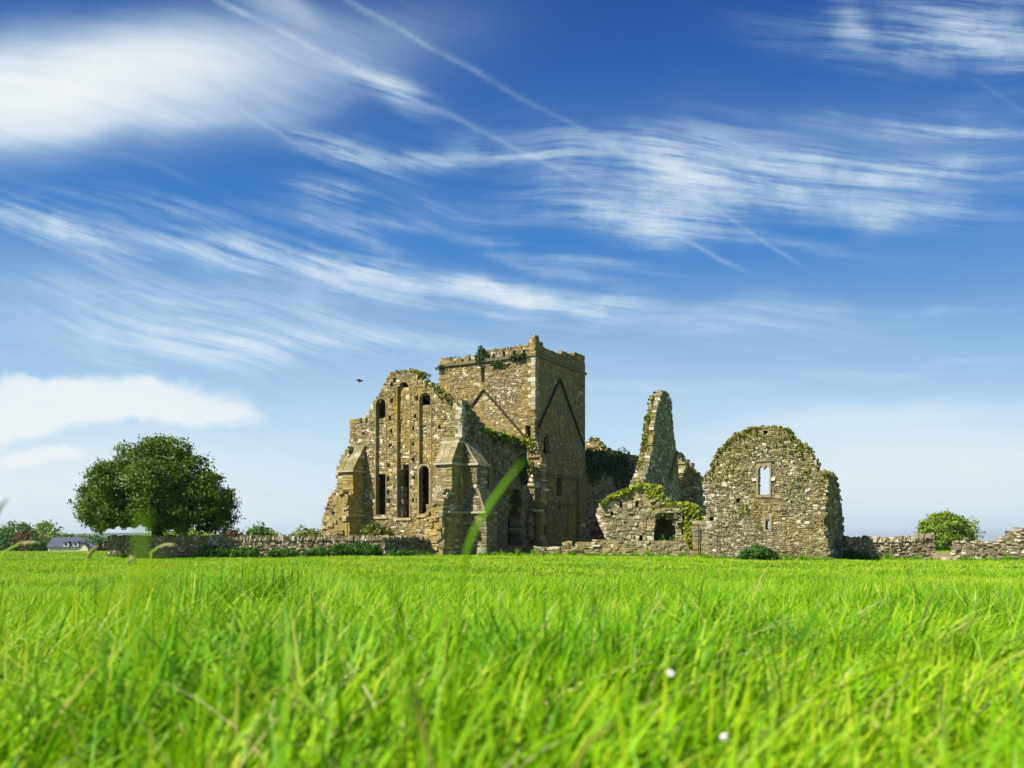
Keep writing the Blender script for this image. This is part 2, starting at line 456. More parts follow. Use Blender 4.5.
def build_hills():
    rng = np.random.default_rng(3); nx = 240
    ang = np.linspace(-1.15, 1.15, nx); rows = 7; vs = []
    prof = np.zeros(nx)
    for k in range(1, 10): prof += np.sin(ang * (2.2 * k) + rng.uniform(0, 6)) / k
    prof = (prof - prof.min()) / (prof.max() - prof.min())
    hgt = 18 + prof * 26
    # the low range seen left of the ruin
    hgt += 26 * np.exp(-((np.tan(np.clip(ang, -1.1, 1.1)) * F + 512 - 150) / 150) ** 2)
    hgt *= np.where(ang > .1, .32, 1.)
    for r in range(rows):
        t = r / (rows - 1); D = 3600 + t * 1800; s = math.sin(t * math.pi)
        for i in range(nx):
            vs.append((math.sin(ang[i]) * D, math.cos(ang[i]) * D, -8 + hgt[i] * s ** .8))
    fs = [(r * nx + i, r * nx + i + 1, (r + 1) * nx + i + 1, (r + 1) * nx + i) for r in range(rows - 1) for i in range(nx - 1)]
    me = bpy.data.meshes.new('hills'); me.from_pydata(vs, [], fs); me.polygons.foreach_set('use_smooth', [True] * len(fs))
    m, nt = mat('wooded hills'); n = N(nt)
    pos = n.node('ShaderNodeNewGeometry').outputs['Position']
    c = n.mix(n.rng(n.noise(pos, .006, 5, .7), .4, .6), (.03, .055, .02), (.07, .10, .03))
    n.out(n.node('ShaderNodeBsdfPrincipled', {'Base Color': c, 'Roughness': 1., 'Specular IOR Level': 0.}))
    me.materials.append(m); o = bpy.data.objects.new('hills', me); COL.objects.link(o)
    tag(o, 'low distant hills on the skyline', kind='structure')
build_hills()

# ================================================================== CHURCH
A = (.866, -.5)                       # along a west-facing wall, to the right
E = (.5, .866)                        # along the church, away from the viewer
WF = Frame((-7.5, 61.0), A)           # west front
church = empty('ruined_church', (-1.0, 67.0, 0), 'roofless abbey church with a tall square tower and a gabled front of three lancets', 'ruin')
BZ = -.25

def build_west_front():
    mb = MB()
    o = [(349.5, 420), (353, 420), (361.5, 421), (368, 412), (372.5, 403), (380, 392), (385, 382.5), (391, 373), (397.5, 371), (404, 371.5), (411.5, 370), (418, 371.5), (425.6, 379), (435, 387), (443, 395), (450.6, 404), (461, 404), (461.5, 436)]
    top = WF.poly(o)
    poly = top + [(WF.uz(462, 500)[0], BZ), (WF.uz(349.5, 500)[0], BZ)]
    L = [arch(WF, 376, 386, 398.5, 516.5), arch(WF, 397.5, 409.5, 382, 518), arch(WF, 419.5, 431, 392.5, 515)]
    holes = list(L)
    put = [(391.7, 383.6), (418.9, 379.4), (394.4, 379.4), (391.7, 400), (416.7, 397), (389.7, 416.4), (415, 414), (390.8, 430.6), (413, 428), (438, 411.7), (439.4, 428.3), (363.5, 433.6), (366.5, 419.5),
           (390, 445), (413, 443), (388.6, 464.2), (413, 461.4), (388, 480), (413.5, 478.6), (388, 493), (388.6, 500.5), (412.8, 499)]
    for x, y in put:
        u, z = WF.uz(x, y); s = .10 + random.random() * .03
        holes.append([(u - s, z - .13), (u + s, z - .13), (u + s, z + .13), (u - s, z + .13)])
    stones(mb, WF, poly, holes, th=.4, slices=1, width=(.11, .29), course=(.11, .21), bright=.05)
    w = mb.build('west_front', M['church'], church)
    # dressed arch rings
    mb = MB()
    for lp in L:
        outer = grow(lp, .065)
        outer = [(u, z - (.0 if i > 1 else 0)) for i, (u, z) in enumerate(outer)]
        # leave the sill line free so the ring is open at the foot
        plate(mb, WF, [(outer[0][0], outer[0][1] + .02)] + [(lp[0][0] - .0, outer[0][1] + .02)] + [p for p in reversed(lp[2:])] + [(lp[1][0], outer[1][1] + .02), (outer[1][0], outer[1][1] + .02)] + outer[2:], [], .045, -.25, (.5, .6, .4))
        box(mb, WF, lp[0][0] - .16, lp[1][0] + .16, .09, -.7, lp[0][1] - .16, lp[0][1] + .012, (.9, .3, .7), .01)
    mb.build('lancet_surround', M['church'], w)
    # blocking of the three lancets
    for (x0, x1, y0, y1) in ((376, 386, 418, 473.6), (397.5, 409.5, 387.5, 464), (419.5, 431, 405, 465)):
        u0, z1 = WF.uz(x0, y0); u1, z0 = WF.uz(x1, y1); mb = MB()
        stones(mb, WF, [(u0 - .05, z0), (u1 + .05, z0), (u1 + .05, z1), (u0 - .05, z1)], [], th=.28, front=-.2, width=(.11, .28), course=(.11, .2), bright=.12, ragged=.0)
        mb.build('lancet_blocking', M['church'], w)
    # right lancet: inner arched light under its blocking
    mb = MB(); lp = arch(WF, 419.5, 429.5, 465.5, 515)
    plate(mb, WF, [(lp[0][0] - .12, lp[0][1] + .03), (lp[0][0], lp[0][1] + .03)] + list(reversed(lp[2:])) + [(lp[1][0], lp[1][1] + .03), (lp[1][0] + .12, lp[1][1] + .03)] + grow(lp, .12)[2:], [], .075, -.3, (.6, .4, .5))
    # left jamb mass standing in the middle light
    u0, zt = WF.uz(394.5, 464); u1, _ = WF.uz(399.5, 464); zb = WF.uz(398, 517)[1]
    mb.build('light_surround', M['ashlar'], w)
    mb = MB()
    stones(mb, WF, [(u0, zb), (u1, zb), (u1 + .05, zb + (zt - zb) * .4), (u1 - .1, zb + (zt - zb) * .7), (u1 + .08, zt), (u0, zt)], [], th=.5, front=-.3, ragged=.1, rough=.08, width=(.12, .3))
    mb.build('broken_jamb', M['church'], w)
    # plants on the gable head
    top_growth('wall_grass', WF, top[6:], .15, -1.2, 90, .2, M['moss'], w, 5, blade=False)
    top_growth('ivy', WF, WF.poly([(420, 374), (428, 382), (437, 390), (444, 397), (451, 404)]), .16, -.5, 85, .17, M['ivy'], w, 6, hang=.55, rise=.1)
    # sloping return of the gable at its right-hand corner
    SF = Frame(WF.w(WF.uz(462, 420)[0], 0, 0)[:2], E)
    mb = MB(); tp = SF.poly([(463, 400.5), (467, 401.5), (473, 409), (479, 418), (485, 426), (486, 432)])
    stones(mb, SF, tp + [(tp[-1][0], 7.), (tp[0][0], 7.)], [], th=.9, slices=2)
    mb.build('gable_return', M['shade'], church)
    top_growth('wall_grass', SF, tp[:-1], .1, -.9, 60, .18, M['moss'], church.children[-1], 15)
    # quoins
    mb = MB(); z = BZ
    u = WF.uz(462, 480)[0]; k = 0
    while z < 10.3:
        h = random.uniform(.26, .34); L_ = .5 if k % 2 else .28
        if z > 7.0: box(mb, WF, u - L_, u + .03, .05, -(.78 - L_), z + .01, z + h - .01, (random.uniform(.75, 1), .3, .5), .012)
        z += h; k += 1
    mb.build('quoins', M['ashlar'], w)
    return w
west = build_west_front()

def buttress(uc, width, stages, name, frame, mat_='church', slices=3, sl_moss=True, cuts=()):
    """stages: list of (z_bottom, out_bottom, z_top, out_top); profile runs from the foot up"""
    mb = MB()
    prof = [(-.4, BZ), (stages[0][1], BZ)]
    for (za, oa, zb, ob) in stages:
        prof += [(oa, za), (ob, zb)]
    prof += [(-.4, stages[-1][2])]
    fr = frame.side(uc - width / 2)      # runs outward; its own normal points to the church's right
    nrm = fr.n[0] * frame.a[0] + fr.n[1] * frame.a[1]
    fr2 = Frame(frame.w(uc + (width / 2 if nrm > 0 else -width / 2), 0, 0)[:2], frame.n)
    stones(mb, fr2, prof, list(cuts), th=width, slices=slices, course=(.16, .26), width=(.2, .45), bright=.1, ragged=.02, wavy=.015, rough=.012, spread=.8, rubble=False)
    b = mb.build(name, M[mat_], church)
    # string courses and weathering slabs
    for (za, oa, zb, ob) in stages:
        if ob < oa - .05:
            mt = MB()       # a slope: clad it with thin slabs
            k = max(2, int(math.hypot(oa - ob, zb - za) / .45))
            for i in range(k):
                for j in range(3):
                    t0, t1 = i / k, (i + 1) / k + .03
                    p0 = (oa + (ob - oa) * t0 + .06, za + (zb - za) * t0 + .02); p1 = (oa + (ob - oa) * t1 + .05, za + (zb - za) * t1 + .03)
                    ua = uc - width / 2 - .05 + (width + .1) * j / 3 + .01; ub = ua + (width + .1) / 3 - .02
                    pts = [frame.w(ua, p0[0], p0[1]), frame.w(ub, p0[0], p0[1]), frame.w(ub, p1[0], p1[1]), frame.w(ua, p1[0], p1[1]),
                           frame.w(ua, p0[0] - .12, p0[1] - .05), frame.w(ub, p0[0] - .12, p0[1] - .05), frame.w(ub, p1[0] - .12, p1[1] - .05), frame.w(ua, p1[0] - .12, p1[1] - .05)]
                    pts = [tuple(c + random.uniform(-.015, .015) for c in p) for p in pts]
                    mt.add(pts, [(0, 1, 2, 3), (4, 7, 6, 5), (0, 4, 5, 1), (1, 5, 6, 2), (2, 6, 7, 3), (3, 7, 4, 0)], (random.uniform(.45, .85), random.random(), random.random()))
            mt.build('weathering', M['ashlar'], b)
    for (zz, oo) in [(s[0], s[1]) for s in stages if s[3] < s[1] - .05]:
        ms = MB(); box(ms, frame, uc - width / 2 - .13, uc + width / 2 + .13, oo + .15, -.2, zz - .15, zz - .02, (.93, .3, .6), .008)
        ms.build('string_course', M['ashlar'], b)
    return b

def zpx(y, Y): return CZ + (H0 - y) * Y / F
# left buttress
uL = WF.uz(357.5, 480)[0]
zA, zB, zC, zD = zpx(446, 62.6), zpx(470, 61.8), zpx(494, 61.7), zpx(514, 61.4)
bl = buttress(uL, 1.35, [(BZ + .02, 1.75, zD, 1.75), (zD + .01, 1.65, zC, 1.45), (zC + .01, 1.3, zB, 1.3), (zB + .01, 1.3, zA, .02)], 'buttress', WF)
# broken rubble fallen open at the foot of the left buttress
mb = MB(); f2 = WF.shift(2.0)
stones(mb, f2, f2.poly([(327, 556), (347, 556), (347.5, 520), (345.5, 497), (341, 490), (336, 497), (331, 512), (327.5, 524)]), [], th=.9, width=(.25, .6), course=(.16, .34), ragged=.2, rough=.12, wavy=.09)
f2 = WF.shift(.7)
stones(mb, f2, f2.poly([(323, 556), (347, 556), (348, 446), (344, 452), (336.5, 472), (337, 488), (333, 490), (327, 505), (323, 515), (322.5, 534)]), [], th=1.2, width=(.22, .5), course=(.14, .28), ragged=.14, rough=.08)
mb.build('broken_buttress', M['church'], church)
# right buttresses, one to the west and one to the south of the corner
uR = WF.uz(454.5, 480)[0]
zA, zB, zC, zD = zpx(405, 58.9), zpx(462.5, 57.8), zpx(489, 57.8), zpx(511, 57.6)
br = buttress(uR, 1.25, [(BZ + .02, 1.7, zD, 1.7), (zD + .01, 1.6, zC, 1.35), (zC + .01, 1.25, zB, 1.25), (zB + .01, 1.25, zpx(440, 58), .42), (zpx(440, 58) + .01, .42, zpx(436, 58), .05)], 'buttress', WF)
SFr = Frame(WF.w(WF.uz(463.5, 480)[0], 0, 0)[:2], E)     # south side of the nave; its normal is A
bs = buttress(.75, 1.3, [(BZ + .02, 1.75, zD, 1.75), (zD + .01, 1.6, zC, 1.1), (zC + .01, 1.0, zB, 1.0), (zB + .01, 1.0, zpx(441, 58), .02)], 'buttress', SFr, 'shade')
# torn rubble hanging off the front of the right buttress
mb = MB(); f2 = WF.shift(2.05)
stones(mb, f2, f2.poly([(424, 556), (443, 556), (444, 500), (447, 492), (441, 489), (433, 500), (428, 507), (426.5, 512), (425.5, 530)]), [], th=.8, width=(.25, .6), course=(.16, .36), ragged=.22, rough=.13, wavy=.1)
mb.build('broken_buttress', M['church'], church)

# south nave wall, in shade
C0 = (1.78, 68.0)                                          # the tower's near corner
def build_nave():
    mb = MB(); tp = SFr.poly([(476, 424), (482, 429), (487, 431), (497, 433), (506, 436), (514, 438.5), (521, 441), (527, 443)])
    poly = tp + [(tp[-1][0] + .3, BZ), (0.3, BZ), (.3, tp[0][1])]
    holes = [arch(SFr, 508, 521, 508, 545), arch(SFr, 526, 534, 512, 538)]
    stones(mb, SFr, poly, holes, th=1.0, bright=-.02, width=(.14, .36), course=(.13, .24))
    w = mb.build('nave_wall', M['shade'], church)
    top_growth('wall_grass', SFr, tp[1:], .3, -1.0, 460, .22, M['turf'], w, 8, hang=.5, rise=.25)
    top_growth('ivy', SFr, tp[2:], .3, .0, 60, .2, M['ivy'], w, 18, hang=1.1, rise=.0)
    u, z = SFr.uz(500, 436); u2, z2 = SFr.uz(522, 470); u3, z3 = SFr.uz(515, 500)
    wall_growth('ivy', SFr, [(u2, z2, .9, 1.2), (u3, z3, .8, .8), (SFr.uz(484, 480)[0], SFr.uz(484, 480)[1], .4, 1.2)], 0., 800, .2, M['ivy'], w, 9)
    mb = MB(); u, _ = SFr.uz(488.5, 470)
    box(mb, SFr, u - .12, u + .12, .12, -.1, SFr.uz(488, 506)[1], SFr.uz(488, 434)[1], (.6, .6, .3), .02)
    mb.build('shaft', M['shade'], w)
    # north nave wall, seen only through the lights
    NFr = Frame(WF.w(WF.uz(353.5, 480)[0] + .9, -.55, 0)[:2], E)
    mb = MB()
    stones(mb, NFr, [(0, BZ), (10.0, BZ), (10.0, 9.0), (6, 9.4), (4.6, 11.2), (2.6, 10.6), (1.6, 8.4), (.8, 7), (0, 6.4)], [], th=.9, course=(.2, .34), width=(.3, .7), bright=-.05)
    mb.build('nave_wall', M['shade'], church)
    # cross wall closing the nave under the tower, behind the lower lights
    XF = Frame((C0[0] - A[0] * 8.2 - E[0] * .9, C0[1] - A[1] * 8.2 - E[1] * .9), A)
    mb = MB()
    stones(mb, XF, [(0.2, BZ), (7.3, BZ), (7.3, 6.4), (5, 6.9), (2, 6.7), (.2, 6.3)], [], th=.7, course=(.2, .34), width=(.3, .7))
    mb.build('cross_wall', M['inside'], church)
    mb = MB(); f = WF.shift(-1.3)
    plate(mb, Frame(WF.w(0, -.42, 0)[:2], A), [(-4.3, 6.35), (3.6, 6.35), (3.6, 6.6), (-4.3, 6.6)], [], 0, -9.3, (.2, .3, .3))  # unseen slab added over the nave to keep the lower lights dark
    mb.build('shade_slab', M['inside'], church)
    mb = MB(); f = WF.shift(-2.0)  # unseen wall added behind the gable to darken the upper lights
    top = [(u, z_ - .4) for u, z_ in WF.poly([(449, 416), (440, 406), (430, 396), (420, 387), (412, 379)])] + [(u, z_ - .16) for u, z_ in WF.poly([(403, 374), (394, 374.5), (388, 382), (381, 393), (374, 404), (369, 413), (364, 421)])]
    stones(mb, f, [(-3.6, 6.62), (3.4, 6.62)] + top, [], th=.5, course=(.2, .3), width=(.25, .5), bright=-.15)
    cap = top
    for (a, b) in zip(cap[:-1], cap[1:]):      # cap added over the gap to shut out skylight
        c = [WF.w(a[0], -.36, a[1]), WF.w(b[0], -.36, b[1]), WF.w(b[0], -2.1, b[1]), WF.w(a[0], -2.1, a[1])]
        mb.add(c + [(x, y, z_ - .15) for x, y, z_ in c], [(0, 1, 2, 3), (4, 7, 6, 5), (0, 4, 5, 1), (1, 5, 6, 2), (2, 6, 7, 3), (3, 7, 4, 0)], (.2, .3, .3))
    mb.build('shade_backing', M['inside'], church)
    # broken toothing at the tower corner, catching the sun
    TF = Frame((C0[0] - E[0] * .55, C0[1] - E[1] * .55), A)
    mb = MB()
    poly = TF.poly([(523.5, 560), (539, 560), (540, 520), (541, 490), (540, 470), (538, 455), (536, 446), (533, 438), (528, 439.5), (525, 447), (524, 458), (523.5, 470)])
    stones(mb, TF, poly, [arch(TF, 526, 537, 511, 545)], th=.8, width=(.2, .5), course=(.15, .3), ragged=.3, rough=.12, bright=.15)
    w = mb.build('broken_toothing', M['church'], church)
    wall_growth('ivy', TF, [(TF.uz(530, 445)[0], TF.uz(530, 445)[1], .45, .8), (TF.uz(531, 468)[0], TF.uz(531, 468)[1], .5, .5)], .05, 220, .2, M['moss'], w, 19)
build_nave()

# ------------------------------------------------------------------ tower
TW = Frame(C0, A)                    # west face, u from -8.9 to 0
TS = Frame(C0, E)                    # south face, u from 0 to 8.9
S = 8.9
def build_tower():
    mb = MB()
    zs = TW.uz(535, 354.5)[1]         # string course height
    tw = TW.poly([(438.6, 367.5), (441, 362.5), (445, 361), (450, 358), (455, 357), (460, 357.6), (469, 355.5), (476, 354.5), (481.5, 352), (488, 351.5), (494, 349), (500, 350), (506, 347.5), (511, 348), (515, 346.5), (519, 344), (525, 344.3), (528, 342.6), (530.5, 340.6), (533, 338), (535, 336.4)])
    slit = [TW.uz(481.4, 382), TW.uz(484.6, 382), TW.uz(484.6, 367), TW.uz(481.4, 367)]
    door = [TW.uz(525.3, 441), TW.uz(531, 441), TW.uz(531, 424), TW.uz(525.3, 424)]
    holes = [slit, door]
    for x in (455, 462.5, 470, 489, 493.5, 504, 514.5, 524.5):
        y = 361.6 - (x - 455) * .13; u, z = TW.uz(x, y); holes.append([(u - .11, z - .16), (u + .11, z - .16), (u + .11, z + .16), (u - .11, z + .16)])
    low = 6.0
    stones(mb, TW, [(tw[0][0], low)] + [(0, low)] + list(reversed(tw)), holes, th=.45, bright=.05, width=(.11, .3), course=(.11, .21))
    ts = TS.poly([(535, 336.2), (538.5, 336.6), (540, 340.5), (542.5, 344), (546, 347.5), (550, 350.5), (555, 352), (559.7, 353.6), (563, 352.4), (566, 352), (570.6, 354), (576, 353.6), (582, 354.6)])
    holes = [arch(TS, 543.6, 550, 433, 454, pointed=.5), [TS.uz(557, 495), TS.uz(562, 495), TS.uz(562, 475), TS.uz(557, 475)], [TS.uz(558.3, 511), TS.uz(561, 511), TS.uz(561, 503), TS.uz(558.3, 503)]]
    stones(mb, TS, [(S, BZ), (0, BZ)] + ts[:-1] + [(S, ts[-1][1])], holes, th=.4, bright=-.01, width=(.14, .36), course=(.13, .24), rough=.016, spread=.75)
    # far sides
    TE = Frame(TS.w(S, 0, 0)[:2], (-A[0], -A[1])); TN = Frame(TW.w(-S, 0, 0)[:2], (-E[0], -E[1]))
    zt = zs + 1.0
    stones(mb, TE, [(0, BZ), (S, BZ), (S, zt - .3), (6, zt), (5, zt - .5), (3, zt - .2), (2.3, zt + .1), (0, zt)], [], th=1.0, course=(.25, .4), width=(.4, .9))
    stones(mb, TN, [(-S, BZ), (0, BZ), (0, zt - .5), (-3, zt - .8), (-6, zt - .2), (-S, zt - .4)], [], th=1.0, course=(.25, .4), width=(.4, .9))
    # unseen floor slab added to keep the inside dark
    box(mb, TW, -S + .5, -.36, -.4, -S + .9, zs - 1.6, zs - 1.2, (.3, .3, .3))
    t = mb.build('tower', M['tower'], church)
    # quoins
    mb = MB(); z = 11.2; k = 0
    while z < zs - .1:
        h = random.uniform(.26, .36); L1, L2 = (.62, .34) if k % 2 else (.34, .62)
        box(mb, TW, -L1, .05, .05, -L2, z + .01, z + h - .01, (random.uniform(.72, 1), .25, .8), .012)
        z += h; k += 1
    mb.build('quoins', M['ashlar'], t)
    mb = MB(); z = BZ; k = 0
    while z < zs + .8:
        h = random.uniform(.26, .36); L1, L2 = (.62, .34) if k % 2 else (.34, .62)
        box(mb, TS, S - L1, S + .05, .05, -L2, z + .01, z + h - .01, (random.uniform(.3, .7), .25, .3), .012)
        z += h; k += 1
    mb.build('quoins', M['shade'], t)
    # string course under the parapet
    mb = MB(); u = -S - .08
    while u < .1:
        d = random.uniform(.5, .9); box(mb, TW, u, min(u + d, .16) - .015, .16, -.3, zs - .12, zs + .1, (random.uniform(.2, .5), .3, .1), .012); u += d
    u = .02
    while u < S + .05:
        d = random.uniform(.5, .9); box(mb, TS, u, min(u + d, S + .16) - .015, .16, -.3, zs - .12, zs + .1, (random.uniform(.2, .5), .3, .1), .012); u += d
    mb.build('string_course', M['shade'], t)
    # roof scars: near-black bars, their shadow line put into the colour
    mb = MB(); md = MB()
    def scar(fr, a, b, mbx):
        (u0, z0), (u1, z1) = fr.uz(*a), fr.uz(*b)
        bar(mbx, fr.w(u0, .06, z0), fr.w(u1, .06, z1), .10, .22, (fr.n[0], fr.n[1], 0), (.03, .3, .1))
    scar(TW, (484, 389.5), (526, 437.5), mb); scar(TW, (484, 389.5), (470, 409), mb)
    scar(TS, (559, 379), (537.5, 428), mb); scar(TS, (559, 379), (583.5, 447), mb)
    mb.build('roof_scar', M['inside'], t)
    mb = MB()
    stones(mb, TW, TW.poly([(484, 392), (523, 436), (512, 440), (484, 432), (472, 409)]), [], th=.05, front=.035, width=(.1, .26), course=(.09, .16), bright=.13, rough=.008, ragged=.01)
    mb.build('gable_infill', M['church'], t)
    mb = MB()
    (u0, z0), (u1, z1) = TS.uz(547, 475), TS.uz(580, 476)
    box(mb, TS, u0, u1, .14, -.1, z0 - .09, z0 + .09, (.25, .3, .1), .01)
    z3 = TS.uz(560, 504)[1]; box(mb, TS, u0 - .6, u1, .1, -.1, z3 - .07, z3 + .07, (.3, .3, .1), .01)
    for x in (545, 577.5):
        u, zt_ = TS.uz(x, 478); box(mb, TS, u - .18, u + .18, .22, -.1, BZ, zt_, (.4, .3, .1), .02)
    mb.build('shaft', M['shade'], t)
    # ivy hanging below the parapet
    u, z = TW.uz(482, 356)
    wall_growth('ivy', TW, [(u, z + .05, .5, .75), (TW.uz(520, 357)[0], TW.uz(520, 357)[1], .9, .25), (TW.uz(500, 361)[0], TW.uz(500, 361)[1] - .2, .9, .2), (TW.uz(442, 368)[0], TW.uz(442, 368)[1], .5, .2)], .1, 420, .2, M['ivy'], t, 23)
    top_growth('wall_grass', TW, tw[1:], .1, -.9, 34, .18, M['moss'], t, 24, rise=.05)
    return t
build_tower()

# ------------------------------------------------------------------ chancel beyond the tower
CS = Frame(TS.w(S, -.25, 0)[:2], E)
def build_chancel():
    mb = MB(); tp = CS.poly([(583, 451), (590, 452), (600, 453.5), (607, 453), (613, 451.8), (618, 452), (627, 454), (640, 457)])
    hole = arch(CS, 587, 622, 496, 542, pointed=.4)
    stones(mb, CS, tp + [(tp[-1][0], BZ), (.05, BZ), (.05, tp[0][1])], [hole], th=1.0, bright=-.08, course=(.16, .3), width=(.25, .6))
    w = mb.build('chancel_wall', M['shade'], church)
    wall_growth('ivy', CS, [(CS.uz(605, 462)[0], CS.uz(605, 462)[1], 4.5, 1.3), (CS.uz(622, 470)[0], CS.uz(622, 470)[1], 2.5, 2.2), (CS.uz(593, 470)[0], CS.uz(593, 470)[1], 2.0, 1.4), (CS.uz(589, 452)[0], CS.uz(589, 452)[1], 1.0, .5)], 0, 1900, .26, M['ivy'], w, 31)
    top_growth('wall_grass', CS, tp, .1, -1.0, 60, .22, M['bush'], w, 32)
    # pale wall seen through the arch
    f = CS.shift(-5.5); mb = MB()
    stones(mb, f, [(-1, BZ), (13, BZ), (13, 6.5), (-1, 6.5)], [], th=.8, course=(.25, .4), width=(.4, .9), bright=.25)
    mb.build('chancel_wall', M['fieldr'], church)
    # east gable stump in the sun
    f = Frame((8.4, 88.4), A); mb = MB()
    stones(mb, f.shift(.02), [(-8, BZ), (4.6, BZ), (4.6, 8.4), (-8, 8.2)], [], th=.9, course=(.2, .34), width=(.3, .7), bright=.2)
    mb.build('east_wall', M['fieldr'], church); mb = MB()
    tp = f.poly([(583, 449), (585, 443), (588, 441), (591, 438), (594, 438.5), (599, 442), (604, 448), (609, 452.5)])
    stones(mb, f, tp + [(tp[-1][0], 5), (tp[0][0], 5)], [], th=1.0, course=(.16, .3), width=(.25, .6), bright=.1, ragged=.2)
    w = mb.build('east_gable', M['church'], church)
    top_growth('wall_grass', f, tp, .3, -.8, 60, .28, M['moss'], w, 33)
build_chancel()

# ------------------------------------------------------------------ tall shard of wall
PF = Frame((10.75, 66.0), E)
def build_shard():
    root = empty('wall_shard', (12, 68, 0), 'tall narrow shard of broken wall with a sunlit mossy edge, tapering to a point', 'ruin')
    mb = MB()
    tp = PF.poly([(640, 500), (644, 480), (648.5, 467.5), (652.5, 445.6), (654.5, 425), (656.5, 411), (660.5, 396), (663, 391.5), (668, 392.5), (671.7, 402), (672.5, 419), (675.6, 445.6), (677.5, 452), (678.5, 470), (681, 500)])
    bot = [(tp[-1][0], BZ), (tp[0][0], BZ)]
    for q in range(3):
        lean = [(u + (.34 * q * min(1, max(0, (z_ - 5.5) / 4)) if i < 7 else 0), z_ - .12 * q) for i, (u, z_) in enumerate(tp)]
        stones(mb, PF, lean + bot, [], th=.37, front=-.36 * q, course=(.11, .2), width=(.12, .3), ragged=.14, bright=.08)
    w = mb.build('wall', M['gable'], root)
    top_growth('wall_grass', PF, [(u + .12, z_) for u, z_ in tp[0:8]] + [tp[8]], -.12, -.95, 190, .2, M['moss'], w, 41, hang=.15, rise=.08)
    mb = MB(); (u0, z0), (u1, z1) = PF.uz(676.5, 452), PF.uz(669, 478)
    bar(mb, PF.w(u0, .05, z0), PF.w(u1, .05, z1), .3, .22, (PF.n[0], PF.n[1], 0), (.3, .3, .1))
    mb.build('roof_scar', M['shade'], w)
    # lower stump joined to its foot on the right
    f = Frame((13.9, 71.5), A); mb = MB()
    tp = f.poly([(675, 452), (679, 456), (682, 461), (686, 464), (690, 470), (694, 474), (697, 477.5), (697.5, 495), (699, 508), (702, 530)])
    stones(mb, f, tp + [(tp[-1][0], BZ), (tp[0][0], BZ)], [], th=1.6, slices=2, course=(.14, .28), width=(.2, .5), ragged=.25, rough=.1, bright=.08)
    w2 = mb.build('wall_stump', M['gable'], root)
    top_growth('wall_grass', f, tp[:7], .1, -1.4, 60, .24, M['moss'], w2, 42)
build_shard()

# ------------------------------------------------------------------ low ruin with the hollow
LF = Frame((8.3, 57.5), (.966, -.259))
def build_low():
    root = empty('ruined_chamber', (8.3, 57.5, 0), 'low stone ruin with a grassy top and a dark hollow in its right half', 'ruin')
    mb = MB()
    tp = LF.poly([(601.5, 505), (606, 501), (613, 497.5), (620, 494), (629, 490.5), (635, 486), (644, 486.5), (652, 493), (654.5, 499), (661, 503), (668, 506), (676, 509), (688, 512), (697, 518), (706, 522)])
    poly = [(LF.uz(599, 550)[0], BZ), LF.uz(603, 545), LF.uz(606, 537), LF.uz(605, 524), LF.uz(602.5, 517)] + tp + [LF.uz(706, 540), (LF.uz(706, 540)[0], BZ)]
    cave = LF.poly([(653.5, 541), (675, 541), (675.5, 533), (674, 524), (670, 518.5), (664, 516.5), (658, 517.5), (654.5, 524)])
    holes = [cave]
    for (x, y) in ((621, 503), (633, 500), (641, 536), (683, 533), (637, 505), (612, 515)):
        u, z = LF.uz(x, y); holes.append([(u - .09, z - .13), (u + .09, z - .13), (u + .09, z + .13), (u - .09, z + .13)])
    stones(mb, LF, poly, holes, th=2.6, slices=2, course=(.13, .26), width=(.13, .34), ragged=.12, rough=.05, bright=.1)
    # back of the hollow
    stones(mb, LF, LF.poly([(648, 556), (682, 556), (682, 508), (648, 508)]), [], th=.5, front=-2.7, course=(.2, .3))
    w = mb.build('wall', M['gable'], root)
    # loose rubble hood over the hollow
    mb = MB(); f = LF.shift(.35)
    stones(mb, f, f.poly([(652, 499), (655, 516), (659, 515), (664, 512.5), (671, 514), (676, 519), (681, 523), (684, 517), (676, 510), (664, 505.5)]), [], th=.7, course=(.14, .26), width=(.2, .5), ragged=.2, rough=.12)
    mb.build('broken_vault', M['gable'], root)
    top_growth('wall_grass', LF, tp, .25, -2.6, 700, .26, M['turf'], w, 51, hang=.2, rise=.3, clumpy=False, blade=False)
    wall_growth('ivy', LF, [(LF.uz(661, 500)[0], LF.uz(661, 500)[1], .6, .4), (LF.uz(691, 535)[0], LF.uz(691, 530)[1], .45, 1.1), (LF.uz(655, 492)[0], LF.uz(655, 492)[1], .6, .5), (LF.uz(676, 509)[0], LF.uz(676, 509)[1], 1.6, .45)], .1, 1300, .22, M['turf'], w, 52)
    # grassy floor spilling out of the hollow
    wall_growth('hollow_plants', LF, [(LF.uz(657, 539)[0], LF.uz(657, 539)[1], .5, .35), (LF.uz(673, 539)[0], LF.uz(673, 540)[1], .3, .3)], -.6, 160, .2, M['bush'], w, 53)
build_low()

# low tumbled wall at the foot of the tower
mb = MB(); f = Frame((4.6, 58.6), (.985, -.17))
tp = f.poly([(530, 551), (538, 548), (546, 549.5), (553, 546), (560, 547), (567, 543.5), (573, 545.5), (582, 542), (589, 544), (596, 540.5), (606, 540)])
stones(mb, f, tp + [(tp[-1][0], BZ), (tp[0][0], BZ)], [f.poly([(583, 553), (585.5, 553), (585.5, 550), (583, 550)])], th=.8, slices=2, course=(.12, .22), width=(.2, .5), ragged=.2, rough=.08, bright=.1)
tag(mb.build('rubble_wall', M['gable']), 'ankle high tumbled stone wall below the tower, left of the low ruin', 'wall', kind='thing')

